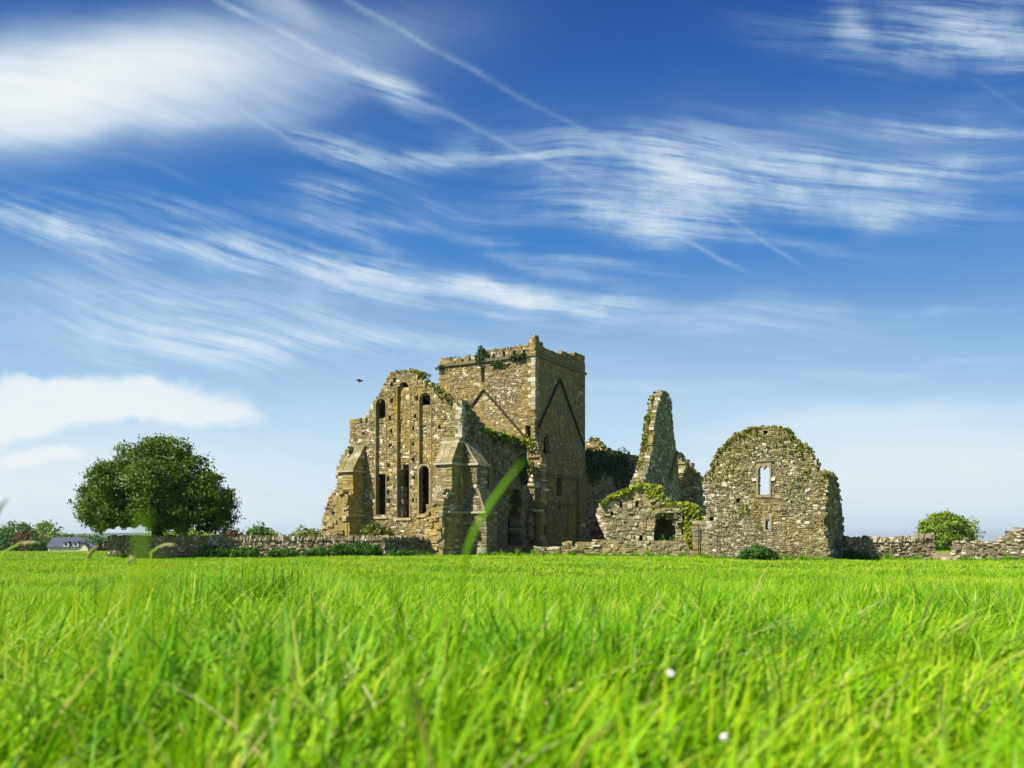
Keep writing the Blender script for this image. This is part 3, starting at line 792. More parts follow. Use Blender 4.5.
# ------------------------------------------------------------------ free-standing gable on the right
GF = Frame((13.4, 46.0), (.90, -.436))
def build_gable():
    root = empty('ruined_gable', (13.4, 46, 0), 'round-headed free-standing gable wall with one small window framing the sky', 'ruin')
    mb = MB()
    tp = GF.poly([(704.6, 480), (708, 474), (711.5, 469), (713, 462), (715.4, 457), (720, 450), (725, 445.4), (730, 439), (735, 434), (742, 431.5), (748.6, 428.8), (756, 428), (764, 426), (771, 427), (778, 427.4), (785, 429), (790.6, 431.7), (793.5, 438.6), (800, 443), (807, 447), (811, 451), (813, 456), (816, 465), (818, 471), (824, 472)])
    right = GF.poly([(825, 486), (824, 498), (826, 510), (824.5, 522), (825.5, 534), (827, 545)])
    poly = [(GF.uz(708.5, 551)[0], BZ), GF.uz(707, 530), GF.uz(706, 505)] + tp + right + [(GF.uz(830, 555)[0], BZ)]
    win = [GF.uz(757.3, 496), GF.uz(770.2, 496), GF.uz(770.2, 463), GF.uz(757.3, 463)]
    sm = [GF.uz(765.3, 530), GF.uz(769.7, 530), GF.uz(769.7, 518.5), GF.uz(765.3, 518.5)]
    holes = [win, sm]
    for x, y in ((719, 499), (738, 499.5), (711.5, 519), (712, 521), (766, 431.5)):
        u, z = GF.uz(x, y); holes.append([(u - .1, z - .1), (u + .1, z - .1), (u + .1, z + .1), (u - .1, z + .1)])
    stones(mb, GF, poly, holes, th=.95, slices=2, course=(.075, .14), width=(.075, .21), ragged=.2, bright=.05)
    w = mb.build('wall', M['gable'], root)
    # window frame with two cusped heads
    mb = MB(); (u0, z0), (u1, z1) = win[0], win[2]
    sill = z0
    cu = (u0 + u1) / 2
    hl = []
    b0, b1 = u0 + .05, u1 - .03; zt = z1 - .07
    hole = [(b0, sill + .06), (b1, sill + .06), (b1, zt - .26)]
    for (c, hw) in (((b1 + (b0 + b1) / 2) / 2, (b1 - b0) / 4), ((b0 + (b0 + b1) / 2) / 2, (b1 - b0) / 4)):
        for k in range(9):
            t = math.pi * k / 8
            hole.append((c + hw * .96 * math.cos(t), zt - .26 + .11 * math.sin(t) + .12 * max(0, 1 - abs(math.cos(t)) * 2.2)))
    hole.append((b0, zt - .26))
    plate(mb, GF, [(u0 - .05, z0 - .08), (u1 + .05, z0 - .08), (u1 + .05, z1 + .06), (u0 - .05, z1 + .06)], [hole], .05, -.32, (.62, .2, .3))
    mb.build('window_frame', M['ashlar'], w)
    mb = MB(); box(mb, GF, u0 - .15, u1 + .15, .1, -.2, z1 + .07, z1 + .14, (.3, .3, .2), .01); mb.build('hood_mould', M['ashlar'], w)
    for (u, z) in ((u0 - .16, (z0 + z1) / 2), (u1 + .16, (z0 + z1) / 2)):
        mb = MB(); box(mb, GF, u - .1, u + .1, .06, -.3, z - .07, z + .08, (1, .2, .9), .015); mb.build('jamb_stone', M['ashlar'], w)
    mb = MB()
    (u0, z0), (u1, z1) = sm[0], sm[2]
    plate(mb, GF, [(u0 - .1, z0 - .08), (u1 + .1, z0 - .08), (u1 + .1, z1 + .1), (u0 - .1, z1 + .1)], [[(u0 + .01, z0 + .01), (u1 - .01, z0 + .01), (u1 - .01, z1 - .01), (u0 + .01, z1 - .01)]], .04, -.2, (.7, .3, .4))
    mb.build('window_frame', M['ashlar'], w)
    top_growth('wall_grass', GF, tp, .12, -.95, 230, .17, M['moss'], w, 61, hang=.45)
    top_growth('ivy', GF, tp[5:16], .15, -.5, 40, .15, M['ivy'], w, 62, hang=.8)
    wall_growth('moss', GF, [(GF.uz(716, 485)[0], GF.uz(716, 485)[1], .35, .7), (GF.uz(738, 455)[0], GF.uz(738, 455)[1], .8, .4), (GF.uz(805, 470)[0], GF.uz(805, 470)[1], .4, .6), (GF.uz(760, 440)[0], GF.uz(760, 440)[1], 1.6, .5), (GF.uz(735, 470)[0], GF.uz(735, 470)[1], .9, .8), (GF.uz(790, 450)[0], GF.uz(790, 450)[1], .9, .6), (GF.uz(745, 510)[0], GF.uz(745, 510)[1], .9, .5), (GF.uz(795, 490)[0], GF.uz(795, 490)[1], .6, .8)], 0, 430, .11, M['moss'], w, 63)
    # return wall at the right-hand end, torn at the corner
    ue = GF.uz(832, 540)[0]
    RF = Frame(GF.w(ue - .3, -.05, 0)[:2], (.436, .90))
    mb = MB()
    tp2 = RF.poly([(828.5, 473), (831, 473.5), (835.5, 477), (838.4, 488), (840.5, 500), (843.3, 521.6), (845, 545)])
    base = [(RF.uz(845.5, 552)[0], BZ), (.15, BZ), (.1, .8), (.5, 1.05), (.25, 1.6), (.65, 1.9), (.3, 2.5), (.7, 2.9), (.3, 3.4), (.55, 3.8)]
    stones(mb, RF, [(.0, tp2[0][1])] + tp2[1:] + base, [], th=.9, slices=2, course=(.12, .24), width=(.2, .5), ragged=.18, rough=.07)
    w2 = mb.build('return_wall', M['gable'], root)
    top_growth('wall_grass', RF, tp2[:5], .1, -.9, 70, .18, M['moss'], w2, 64)
build_gable()

# walled-up gap with an iron post between the low ruin and the gable
f = Frame((10.9, 52.4), (.97, -.24)); mb = MB()
stones(mb, f, f.poly([(692.5, 560), (709, 560), (709, 522), (704, 520), (697, 521), (692.5, 519)]), [], th=.6, slices=2, course=(.2, .34), width=(.3, .7), rubble=False, rough=.01, wavy=.02, bright=.05, spread=.6)
tag(mb.build('gap_wall', M['gable']), 'plain grey walling closing the gap between the low ruin and the gable', 'wall', kind='thing')
mb = MB(); u, z_ = f.uz(698.5, 524); tube(mb, [f.w(u, .12, -.2), f.w(u, .12, z_ - .06), f.w(u, .12, z_)], [.03, .03, .02], 8)
tag(mb.build('iron_post', M['iron']), 'thin dark post standing against the grey walling beside the gable', 'post')

# ------------------------------------------------------------------ field walls
def field_wall(fr, top, th, material, label, name='stone_wall', coping=True, seed=1, course=(.07, .13), width=(.07, .2), extra=None, group=None):
    mb = MB()
    poly = top + [(top[-1][0], BZ), (top[0][0], BZ)]
    stones(mb, fr, poly, [], th=th, slices=2, course=course, width=width, ragged=.06, rough=.05, wavy=.06, bright=.08)
    o = mb.build(name, M[material]); tag(o, label, 'wall', group, 'thing')
    if coping:
        rnd = random.Random(seed); mb = MB()
        for (a, b) in zip(top[:-1], top[1:]):
            u = a[0]
            while u < b[0] - .05:
                d = rnd.uniform(.07, .16); z = a[1] + (b[1] - a[1]) * (u - a[0]) / (b[0] - a[0])
                h = rnd.uniform(.16, .34); tl = rnd.uniform(-.06, .06)
                vs = []
                for oo in (.07, -th - .07):
                    for uu in (u, min(u + d, b[0])):
                        for zz in (z - .02, z + h):
                            vs.append(fr.w(uu + (tl if zz > z else 0) + rnd.uniform(-.015, .015), oo + rnd.uniform(-.05, .05), zz + rnd.uniform(-.05, .03)))
                mb.add(vs, BOX, (rnd.uniform(.4, 1), rnd.random(), rnd.random())); u += d + .012
        mb.build('coping', M[material], o)
    return o
W1 = Frame((-17.0, 54.5), (1, -.02))
z = lambda f_, x, y: f_.uz(x, y)
field_wall(W1, W1.poly([(108.5, 540), (150, 539.6), (200, 540.2), (240, 540.4), (290, 540), (340, 540), (385, 540)]), .55, 'field', 'long dry stone wall with upright coping stones, running under the spreading tree', seed=3)
c1 = W1.w(W1.uz(385.5, 545)[0], 0, 0)
W2 = Frame(c1[:2], (.62, .785))
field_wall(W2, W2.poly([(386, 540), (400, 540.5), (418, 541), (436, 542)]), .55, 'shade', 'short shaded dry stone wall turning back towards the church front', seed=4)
# pale rubble pillar at the foot of the right buttress
mb = MB(); f = Frame((-2.2, 56.6), (.9, .1))
stones(mb, f, f.poly([(477, 558), (486, 558), (486.5, 551), (484, 547), (480, 548), (478, 552)]), [], th=.6, slices=2, course=(.14, .25), ragged=.1, rough=.1, bright=.2)
tag(mb.build('fallen_stones', M['gable']), 'small heap of pale fallen stones at the foot of the right corner buttress', 'stones')

V1 = Frame((18.9, 48.5), (1, -.10))
field_wall(V1, V1.poly([(846, 541.5), (857, 541), (868, 542), (885, 541.8), (905, 541), (920, 540), (928, 538.5), (935, 539.5)]), .6, 'fieldr', 'field wall running from the gable to the gap before the lime green tree', seed=6)
V2 = Frame((22.6, 45.0), (1, -.22))
field_wall(V2, V2.poly([(955, 544), (960, 540.5), (966, 539), (980, 540), (995, 539.5), (1007, 538.5), (1010, 533), (1020, 529), (1032, 528), (1060, 530), (1100, 531)]), .8, 'fieldr', 'rough field wall rising at its right end, on the far right side of the gap', coping=False, seed=7, course=(.08, .15), width=(.09, .25))
mb = MB(); f = Frame((22.3, 47.6), (1, -.1))
(u0, z1), (u1, _) = f.uz(936, 553), f.uz(958, 553)
box(mb, f, u0, u1, .2, -.7, -.1, z1, (.7, .3, .3), .02); box(mb, f, u0 + .2, u1 - .35, .75, .22, -.1, z1 - .2, (.95, .3, .6), .02)
tag(mb.build('stone_step', M['fieldr']), 'flat stone step in the gap between the two right-hand field walls', 'step')

# ------------------------------------------------------------------ trees and shrubs
def lobe(px, py, Y, rx, rz, ry=None, dy=0.):
    p = pl(px, py, Y); s = Y / F
    return (p[0], p[1] + dy, p[2], rx * s, (ry if ry else rx) * s, rz * s)
TY = 56.1
lobes = [lobe(157, 488, TY, 48, 40, 50), lobe(114, 501, TY, 34, 24, 34), lobe(196, 499, TY, 32, 26, 34), lobe(98, 508, TY, 16, 16, 22), lobe(138, 461, TY, 19, 20, 26), lobe(166, 455, TY, 24, 17, 28), lobe(150, 452, TY, 14, 14, 18),
         lobe(216, 502, TY, 15, 15, 24), lobe(188, 476, TY, 24, 21, 32), lobe(116, 479, TY, 23, 19, 32), lobe(101, 491, TY, 15, 13, 20), lobe(209, 486, TY, 14, 14, 22), lobe(160, 500, TY, 34, 24, 36, -2.6), lobe(192, 509, TY, 26, 17, 26, -2.2), lobe(116, 513, TY, 19, 13, 26, -1.4), lobe(223, 515, TY, 11, 14, 16), lobe(172, 482, TY, 20, 16, 20, -3.2), lobe(134, 484, TY, 18, 15, 20, -3.2), lobe(121, 514, TY, 19, 18, 22, -2.6), lobe(143, 512, TY, 22, 17, 22, -2.8), lobe(180, 514, TY, 26, 19, 22, -2.8), lobe(164, 517, TY, 22, 16, 24, 1.5), lobe(100, 517, TY, 14, 15, 16), lobe(214, 518, TY, 17, 17, 20)]
def flat(P):
    # browse line of the crown: level, a little lower at the right
    px = P[:, 0] / P[:, 1] * F + 512
    return CZ + (H0 - (532.5 - 6 * np.exp(-((px - 128) / 16) ** 2) + 3 * sstep(150, 215, px) + 2.5 * np.sin(px * .21) + 1.5 * np.sin(px * .57))) * TY / F
tree('spreading_tree', 'broad dark green tree with a rounded crown spreading over the left field wall', 'tree', pl(157, 543, TY)[:2], 2.6, .36, lobes, .15, 1350, 62, .23, M['oak'], 71, fill=.22, limbs=13, flat=flat)

Yl = 135.
tree('lime_tree', 'small lime green tree with a wide round crown beyond the gap in the walls', 'tree', pl(944, 556, Yl)[:2], 2.6, .25, [lobe(944, 533, Yl, 22, 18, 22), lobe(958, 541, Yl, 14, 12, 14), lobe(931, 538, Yl, 11, 14, 14), lobe(944, 546, Yl, 21, 10, 18), lobe(950, 524, Yl, 13, 9, 13), lobe(938, 524, Yl, 12, 9, 12), lobe(960, 531, Yl, 10, 10, 11), lobe(928, 530, Yl, 8, 10, 10), lobe(944, 528, Yl, 18, 15, 16)], .34, 640, 32, .34, M['lime'], 72, limbs=6)
tree('young_tree', 'thin half bare young tree standing just right of the lime green tree', 'tree', pl(974, 552, Yl + 6)[:2], 3.2, .1, [lobe(971, 525, Yl + 6, 8, 7, 8), lobe(976, 534, Yl + 6, 8, 7, 8), lobe(966, 537, Yl + 6, 8, 8, 8)], .3, 46, 14, .32, M['lime'], 73, limbs=8, fill=.6)
tree('young_tree', 'bare twiggy sapling standing just left of the lime green tree', 'tree', pl(920, 552, Yl + 8)[:2], 3.4, .08, [lobe(922, 529, Yl + 8, 6, 7, 6), lobe(919, 535, Yl + 8, 5, 7, 6)], .22, 18, 7, .3, M['gorse'], 74, limbs=9, fill=.6)

Yd = 235.
far = [('round_tree', 'dark green dome-shaped tree at the far left edge of the field', 14, 541, 18, 20, 'far', 81), ('round_tree', 'paler grey green dome-shaped tree left of the cottage', 47, 541, 15, 19, 'bushy', 82)]
tree('round_tree', 'dark green dome-shaped tree at the far left edge of the field', 'tree', pl(14, 555, Yd)[:2], 3.0, .4, [lobe(15, 537, Yd, 17, 15, 17), lobe(3, 541, Yd, 13, 13, 14), lobe(26, 541, Yd, 10, 10, 12)], .6, 260, 24, .6, M['far'], 81)
tree('round_tree', 'pale green dome-shaped tree rising behind the copper shrub and the cottage', 'tree', pl(47, 555, Yd + 20)[:2], 3.0, .4, [lobe(47, 536, Yd + 20, 13, 14, 13), lobe(40, 541, Yd + 20, 12, 12, 12), lobe(56, 541, Yd + 20, 10, 10, 12)], .6, 170, 20, .6, M['lime'], 82)
Yb = 205.
bs_ = [(8, 545, 14, 11, 'bush', 'dark green hedge shrub below the dome-shaped tree at the far left'), (25, 543, 9, 12, 'rust', 'copper coloured shrub in the far left hedge'), (37, 546, 8, 9, 'bush', 'dark small shrub between the copper shrub and the cottage'), (45, 542, 11, 8, 'gorse', 'yellow green shrub behind the left end of the cottage'),
       (81, 541, 6, 6, 'lime', 'bright green bush over the right end of the cottage roof'), (67, 539, 7, 4, 'far', 'dark bush peeping over the cottage roof ridge'), (98, 545, 8, 9, 'bush', 'green bush between the cottage and the field wall'), (107, 549, 6, 7, 'rust', 'copper bush against the left end of the field wall'), (91, 543, 5, 6, 'far', 'dark slender bush just right of the cottage')]
for i, (x, y, rx, rz, m_, lb) in enumerate(bs_):
    bush('shrub', lb, 'shrub', [lobe(x, y + 1, Yb - (12 if x > 90 or x < 40 else -10), rx, rz), lobe(x + rx * .4, y + 4, Yb - (12 if x > 90 or x < 40 else -10), rx * .7, rz * .7)], .5, 90, 20, .5, M[m_], 90 + i, 'shrubs of the far left hedge')
# bushes beyond the left wall
for i, (x, y, rx, rz, Y, m_, lb) in enumerate([(257, 536, 9, 9, 110, 'far', 'round dark bush showing over the left field wall, nearest the big tree'), (305, 538, 17, 8, 120, 'gorse', 'wide yellow green bush showing over the left field wall'), (269, 539, 6, 6, 118, 'lime', 'small pale bush beside the round dark one over the wall'), (231, 539, 7, 7, 112, 'rust', 'brownish bush showing over the wall at the edge of the big tree'),
                                             (185, 537, 30, 7, 75, 'lime', 'bright green bush in the light beneath the big tree crown')]):
    bush('shrub', lb, 'shrub', [lobe(x, y, Y, rx, rz), lobe(x + rx * .5, y + 2, Y, rx * .6, rz * .8), lobe(x - rx * .5, y + 3, Y, rx * .6, rz * .7)], .003 * Y + .05, 80, 22, .003 * Y + .05, M[m_], 110 + i, 'bushes over the left field wall')
bush('shrub', 'round yellow green bush at the foot of the church front, behind the wall', 'shrub', [lobe(377, 532, 57.2, 12, 8, 12), lobe(370, 534, 57.2, 8, 6, 8), lobe(385, 534, 57.2, 7, 6, 8)], .16, 90, 26, .14, M['gorse'], 120)
bush('shrub', 'dense green bush growing against the foot of the gable', 'shrub', [lobe(757, 554, 44.6, 14, 8, 10), lobe(765, 556, 44.6, 13, 6, 10), lobe(748, 557, 44.6, 11, 5, 9)], .12, 120, 26, .09, M['bush'], 121)
for i, (x0, x1, h, lb) in enumerate([(202, 228, 11, 'dark nettle clump at the wall foot in the shade of the big tree'), (234, 256, 8, 'dark nettle clump in front of the wall, right of the tree shade'), (272, 296, 6, 'low nettle clump in front of the middle of the left wall'), (310, 322, 7, 'smallest nettle clump, light green, in front of the left wall'), (333, 377, 13, 'largest nettle clump, at the right end of the left wall')]):
    ls = []
    k = max(2, int((x1 - x0) / 9))
    for j in range(k):
        ls.append(lobe(x0 + (x1 - x0) * (j + .5) / k, 556 - h * .38 * random.uniform(.8, 1.2), 53.6, 8, h * .5, 9))
    bush('nettle_clump', lb, 'nettles', ls, .13, 45 * k, 24, .11, M['bush'], 130 + i, 'nettle clumps along the left wall')
bush('nettle_clump', 'low weeds in the shade where the right-hand field wall meets the gable', 'nettles', [lobe(852, 555, 47.2, 8, 3.5, 8), lobe(863, 556, 47.2, 6, 2.5, 6)], .12, 60, 20, .09, M['bush'], 138)
bush('nettle_clump', 'dark weeds along the foot of the short shaded wall', 'nettles', [lobe(402, 554, 54.4, 12, 4, 5), lobe(420, 555, 55.2, 10, 3, 5)], .12, 70, 20, .1, M['bush'], 139)

# ------------------------------------------------------------------ cottage
def build_house():
    Y = 190.; s = Y / F
    gzb = float(gz(pl(70, 0, Y)[0], Y)) - .1
    fr = Frame((pl(48, 0, Y)[0], Y), (1, 0.03)); L = 45.5 * s; D = 5.2
    ze = CZ + (H0 - 546.2) * s; zr = CZ + (H0 - 537.2) * s
    root = empty('cottage', (pl(70, 0, Y)[0], Y, gzb), 'low cream cottage with a slate roof and two small dormers at the far left', 'house')
    mb = MB()
    plate(mb, fr, [(0, gzb), (L, gzb), (L, ze), (0, ze)], [], 0, -D)
    side = Frame(fr.w(0, -D, 0)[:2], fr.n)
    for u in (0.0, L - .25):
        f = Frame(fr.w(u + .25, 0, 0)[:2], (-fr.n[0], -fr.n[1])); plate(mb, f, [(0, ze - .01), (D, ze - .01), (D / 2, zr - .06)], [], 0, -.25)
    mb.build('wall', M['cream'], root)
    mb = MB()
    m, nt = mat('slate roof'); n = N(nt)
    pos = n.node('ShaderNodeNewGeometry').outputs['Position']
    br_ = n.node('ShaderNodeTexBrick', {'Vector': pos, 'Color1': (.05, .062, .105, 1), 'Color2': (.085, .095, .14, 1), 'Mortar': (.025, .03, .05, 1), 'Scale': 2.2})
    n.out(n.node('ShaderNodeBsdfPrincipled', {'Base Color': br_.outputs[0], 'Roughness': .8}))
    M['slate'] = m
    for sgn in (0, 1):
        o0, o1 = ((.3, -D / 2) if sgn == 0 else (-D - .3, -D / 2))
        for (a, b) in ((-.25, L + .25),):
            vs = [fr.w(a, o0, ze - .12), fr.w(b, o0, ze - .12), fr.w(b, o1, zr), fr.w(a, o1, zr)]
            vs += [(x, y, z_ - .1) for x, y, z_ in vs]
            mb.add(vs, [(0, 1, 2, 3), (4, 7, 6, 5), (0, 4, 5, 1), (1, 5, 6, 2), (2, 6, 7, 3), (3, 7, 4, 0)])
    mb.build('roof', m, root)
    for x in (66.5, 76):
        u = (x - 48) * s; w = .55; zb = ze - .05; zt = ze + .95
        mb = MB(); plate(mb, fr, [(u - w, zb), (u + w, zb), (u + w, zb + .7), (u + w * .5, zt), (u - w * .5, zt), (u - w, zb + .7)], [], .28, -1.6)
        d = mb.build('dormer', M['white'], root)
        mb = MB(); lp = [(u - w * 1.25, zb + .62), (u - w * .6, zt + .1), (u + w * .6, zt + .1), (u + w * 1.25, zb + .62), (u + w * 1.05, zb + .6), (u + w * .5, zt + .01), (u - w * .5, zt + .01), (u - w * 1.05, zb + .6)]
        plate(mb, fr, lp, [], .4, -1.7); mb.build('dormer_roof', m, d)
        mb = MB(); plate(mb, fr, [(u - .3, zb + .15), (u + .3, zb + .15), (u + .3, zb + .8), (u - .3, zb + .8)], [], .3, .2); mb.build('window', M['glass'], d)
    # front porch gable on the right
    u = (85 - 48) * s; w = 1.05; mb = MB()
    plate(mb, fr, [(u - w, gzb), (u + w, gzb), (u + w, ze - .25), (u, ze + .75), (u - w, ze - .25)], [], 1.3, -1.)
    p = mb.build('porch', M['cream'], root)
    mb = MB(); plate(mb, fr, [(u - w - .3, ze - .4), (u, ze + .9), (u + w + .3, ze - .4), (u + w + .1, ze - .4), (u, ze + .74), (u - w - .1, ze - .4)], [], 1.5, -1.2); mb.build('porch_roof', m, p)
build_house()

# ------------------------------------------------------------------ far hedges and woods
rng = np.random.default_rng(200); k = 26000
ang = rng.uniform(-.85, .85, k); D = 420 + 60 * np.sin(ang * 9) + rng.uniform(0, 30, k)
P = np.stack([np.tan(ang) * D, D, np.zeros(k)], 1)
hg = 3.0 + 1.6 * np.sin(ang * 57) * np.sin(ang * 23 + 1) + .8 * np.sin(ang * 171)
P[:, 2] = gz(P[:, 0], P[:, 1]) + rng.random(k) ** .7 * np.maximum(hg, 1.)
tag(leaves_mesh('hedgerow', P, 1.3, .35 + .3 * np.sin(ang * 40) + rng.normal(size=k) * .12, M['far'], None, None, 201), 'low hedge line along the far side of the fields', 'hedge', kind='stuff')

# ------------------------------------------------------------------ bird
def build_bird():
    p = pl(359.5, 381, 48.); root = None
    mb = MB(); x, y, z_ = p
    tube(mb, [(x - .16, y, z_), (x - .11, y, z_ + .012), (x, y, z_ + .01), (x + .11, y, z_ + .012), (x + .17, y, z_ + .03), (x + .215, y, z_ + .028)], [.008, .035, .05, .042, .03, .004], 8)
    mb.add([(x - .13, y, z_), (x - .26, y - .05, z_ + .01), (x - .26, y + .05, z_ + .01), (x - .13, y, z_ + .02)], [(0, 1, 2), (3, 2, 1), (0, 2, 3), (0, 3, 1)])
    b = mb.build('bird', M['iron'], None, smooth=True); tag(b, 'small dark bird flying left of the church gable', 'bird')
    for s_ in (-1, 1):
        mb = MB(); v = []
        for (t, dz, c0, c1) in ((.03, .02, -.06, .08), (.18, .07, -.07, .07), (.32, .05, -.07, .02), (.42, .0, -.09, -.05)):
            v += [(x + c1, y + s_ * t, z_ + dz), (x + c0, y + s_ * t, z_ + dz + .004), (x + c1, y + s_ * t, z_ + dz - .012), (x + c0, y + s_ * t, z_ + dz - .008)]
        f_ = []
        for i in range(3):
            q = i * 4
            f_ += [(q, q + 1, q + 5, q + 4), (q + 2, q + 6, q + 7, q + 3), (q, q + 4, q + 6, q + 2), (q + 1, q + 3, q + 7, q + 5)]
        mb.add(v, f_); mb.build('wing', M['iron'], b)
build_bird()

# ================================================================== GRASS
def grass_material(name, stops, trans=.45):
    m, nt = mat(name); n = N(nt)
    at = n.node('ShaderNodeAttribute', attribute_name='tone')
    c = n.ramp(at.outputs['Fac'], stops)
    d = n.node('ShaderNodeBsdfPrincipled', {'Base Color': c, 'Roughness': .5, 'Specular IOR Level': .22})
    t = n.node('ShaderNodeBsdfTranslucent', {'Color': c})
    n.out(n.node('ShaderNodeMixShader', {0: trans, 1: d.outputs[0], 2: t.outputs[0]}))
    return m
M['grass'] = grass_material('meadow grass', [(0, (.04, .16, .001)), (.3, (.135, .34, .001)), (.6, (.26, .49, .002)), (.82, (.46, .60, .012)), (.93, (.44, .42, .08)), (1, (.62, .54, .28))], .34)

def blades(x, y, h, w, lean, bend, tone, nseg, rng):
    n = len(x); z = gz(x, y) - .02
    side = lean + np.pi / 2 + rng.normal(size=n) * .7
    lv = []
    for i in range(nseg + 1):
        t = i / nseg
        hz = h * (t - .38 * bend * t * t); off = h * bend * .85 * t ** 1.8 + h * .05 * t
        px = x + np.cos(lean) * off; py = y + np.sin(lean) * off; pz = z + hz
        if i < nseg:
            ww = w * (1 - .75 * t ** 1.6) / 2
            lv.append(np.stack([px - np.cos(side) * ww, py - np.sin(side) * ww, pz], 1)); lv.append(np.stack([px + np.cos(side) * ww, py + np.sin(side) * ww, pz], 1))
        else: lv.append(np.stack([px, py, pz], 1))
    V = np.stack(lv, 1)            # n, 2*nseg+1, 3
    k = 2 * nseg + 1
    loops = []; sizes = []
    for i in range(nseg - 1): loops.append([2 * i, 2 * i + 1, 2 * i + 3, 2 * i + 2]); sizes.append(4)
    loops.append([2 * nseg - 2, 2 * nseg - 1, 2 * nseg]); sizes.append(3)
    one = np.concatenate([np.array(l) for l in loops])
    idx = (np.arange(n) * k)[:, None] + one[None]
    return V.reshape(-1, 3), idx.ravel(), np.tile(np.array(sizes), n), np.repeat(tone, k)

def vnoise(x, y, s, seed):
    r = np.random.default_rng(seed); out = 0
    for i in range(5):
        a = r.uniform(0, 6.28); f = s * (1.0 + .75 * i); out = out + np.sin((x * np.cos(a) + y * np.sin(a)) * f + r.uniform(0, 6.28)) / (1 + .4 * i)
    return out / 2.6

def build_grass():
    rng = np.random.default_rng(11); VV = []; II = []; SS = []; TT = []; base = 0
    zones = [(.45, 2.2, 17000, 5, .0092, .27), (2.2, 5, 42000, 4, .0082, .25), (5, 11, 85000, 3, .0085, .19), (11, 24, 150000, 2, .011, .15), (24, 52, 210000, 2, .018, .12), (52, 112, 110000, 1, .045, .15)]
    for (r0, r1, n, seg, w, h) in zones:
        y = np.sqrt(rng.uniform(r0 * r0, r1 * r1, n)); half = .80 * y + .55
        x = rng.uniform(-1, 1, n) * half
        cl = rng.random(n) < .75                      # tussocks
        cx = np.round(x / (.11 + .012 * y)) * (.11 + .012 * y); cy = np.round(y / (.11 + .012 * y)) * (.11 + .012 * y)
        x = np.where(cl, cx + rng.normal(size=n) * (.022 + .003 * y) + .5 * (.1) * np.sin(cx * 91 + cy * 57), x); y = np.where(cl, cy + rng.normal(size=n) * (.022 + .003 * y) + .05 * np.sin(cx * 47 - cy * 83), y)
        keep = (y > .42) & (np.hypot(x, y) > .5)
        x, y = x[keep], y[keep]; n = len(x)
        a = vnoise(x, y, .55, 5); b = vnoise(x, y, 1.7, 6)
        c3 = vnoise(x, y, 3.4, 9); c4 = vnoise(x, y, 9., 19)
        tuft = np.clip(a * .6 + b * .5 + c3 * .45, -1.2, 1.5)
        for (tx, ty, tr_) in ((-2.3, 6.2, .7), (-1.5, 5.2, .45), (.75, 3.2, .4), (2.2, 5.4, .6), (3.6, 9.5, .8), (.15, 2.0, .25), (-.75, 2.1, .3), (1.3, 2.7, .4), (1.9, 3.3, .35), (-4.5, 11, .9), (1.5, 13, 1.0), (6., 15, 1.1), (8.5, 11, .8), (-3.2, 4.4, .4)):
            tuft = tuft + 1.1 * np.exp(-((x - tx) ** 2 + (y - ty) ** 2) / tr_ ** 2)
        hh = h * np.maximum(.3, 1 + .52 * tuft + .16 * c4 * (y < 8)) * rng.uniform(.55, 1.25, n)
        if r0 < 2: hh = np.minimum(hh * np.clip(.66 + y * .2, 0, 1), .40)
        ww = w * rng.uniform(.6, 1.5, n)
        lean = rng.normal(size=n) * .85 + .35 + b * 1.1 + c3 * 1.3 + np.where(rng.random(n) < .25, rng.uniform(0, 6.28, n), 0)
        bend = np.clip(rng.normal(size=n) * .36 + .78 + .3 * c3, .03, 1.6)
        tone = .60 - .27 * tuft + .13 * c4 * sstep(14, 5, y) + rng.normal(size=n) * .17
        bend = bend + .6 * np.exp(-(((x - 1.9) / .9) ** 2 + ((y - 3.2) / .8) ** 2)) + .4 * np.exp(-(((x + 1.) / .5) ** 2 + ((y - 2.6) / .5) ** 2))
        tone += .07 * sstep(4, 30, x) + .10 * vnoise(x, y, .22, 8) * sstep(8, 20, y) + .05 * vnoise(x, y, 1.1, 18)
        dead = rng.random(n) < (.065 + .04 * (a < -.3)); tone = np.where(dead, rng.uniform(.86, 1, n), np.clip(tone, 0, .86))
        v, i, s, t = blades(x, y, hh, ww, lean, bend, tone, seg, rng)
        VV.append(v); II.append(i + base); SS.append(s); TT.append(t); base += len(v)
    # rank growth at the foot of the walls
    for (p0, p1, m_) in ((pl(478, 0, 57.0), pl(600, 0, 56.2), 2600), (pl(600, 0, 56.6), pl(708, 0, 52.0), 2200), (pl(700, 0, 46.6), pl(832, 0, 44.4), 2600), (pl(845, 0, 48.0), pl(935, 0, 47.8), 1500), (pl(955, 0, 44.4), pl(1060, 0, 44.2), 1500), (pl(108, 0, 54.2), pl(386, 0, 54.2), 3600), (pl(386, 0, 54.4), pl(436, 0, 57.), 900)):
        t = rng.random(m_); t = t + .012 * np.sin(t * 190) + .02 * np.sin(t * 61)
        x = p0[0] + (p1[0] - p0[0]) * t; y = p0[1] + (p1[1] - p0[1]) * t - np.abs(rng.normal(size=m_)) * .35
        hh = (.22 + .22 * np.clip(np.sin(t * 43) + np.sin(t * 97 + 1), 0, 2)) * rng.uniform(.5, 1.2, m_)
        v, i, s, t2 = blades(x, y, hh, .02 * rng.uniform(.6, 1.4, m_), rng.uniform(0, 6.28, m_), rng.uniform(.2, 1.1, m_), np.clip(.38 + rng.normal(size=m_) * .2, 0, 1), 2, rng)
        VV.append(v); II.append(i + base); SS.append(s); TT.append(t2); base += len(v)
    V = np.concatenate(VV); I = np.concatenate(II); Sz = np.concatenate(SS); T = np.concatenate(TT)
    me = bpy.data.meshes.new('grass'); me.vertices.add(len(V)); me.vertices.foreach_set('co', V.astype(np.float32).ravel())
    me.loops.add(len(I)); me.loops.foreach_set('vertex_index', I.astype(np.int32))
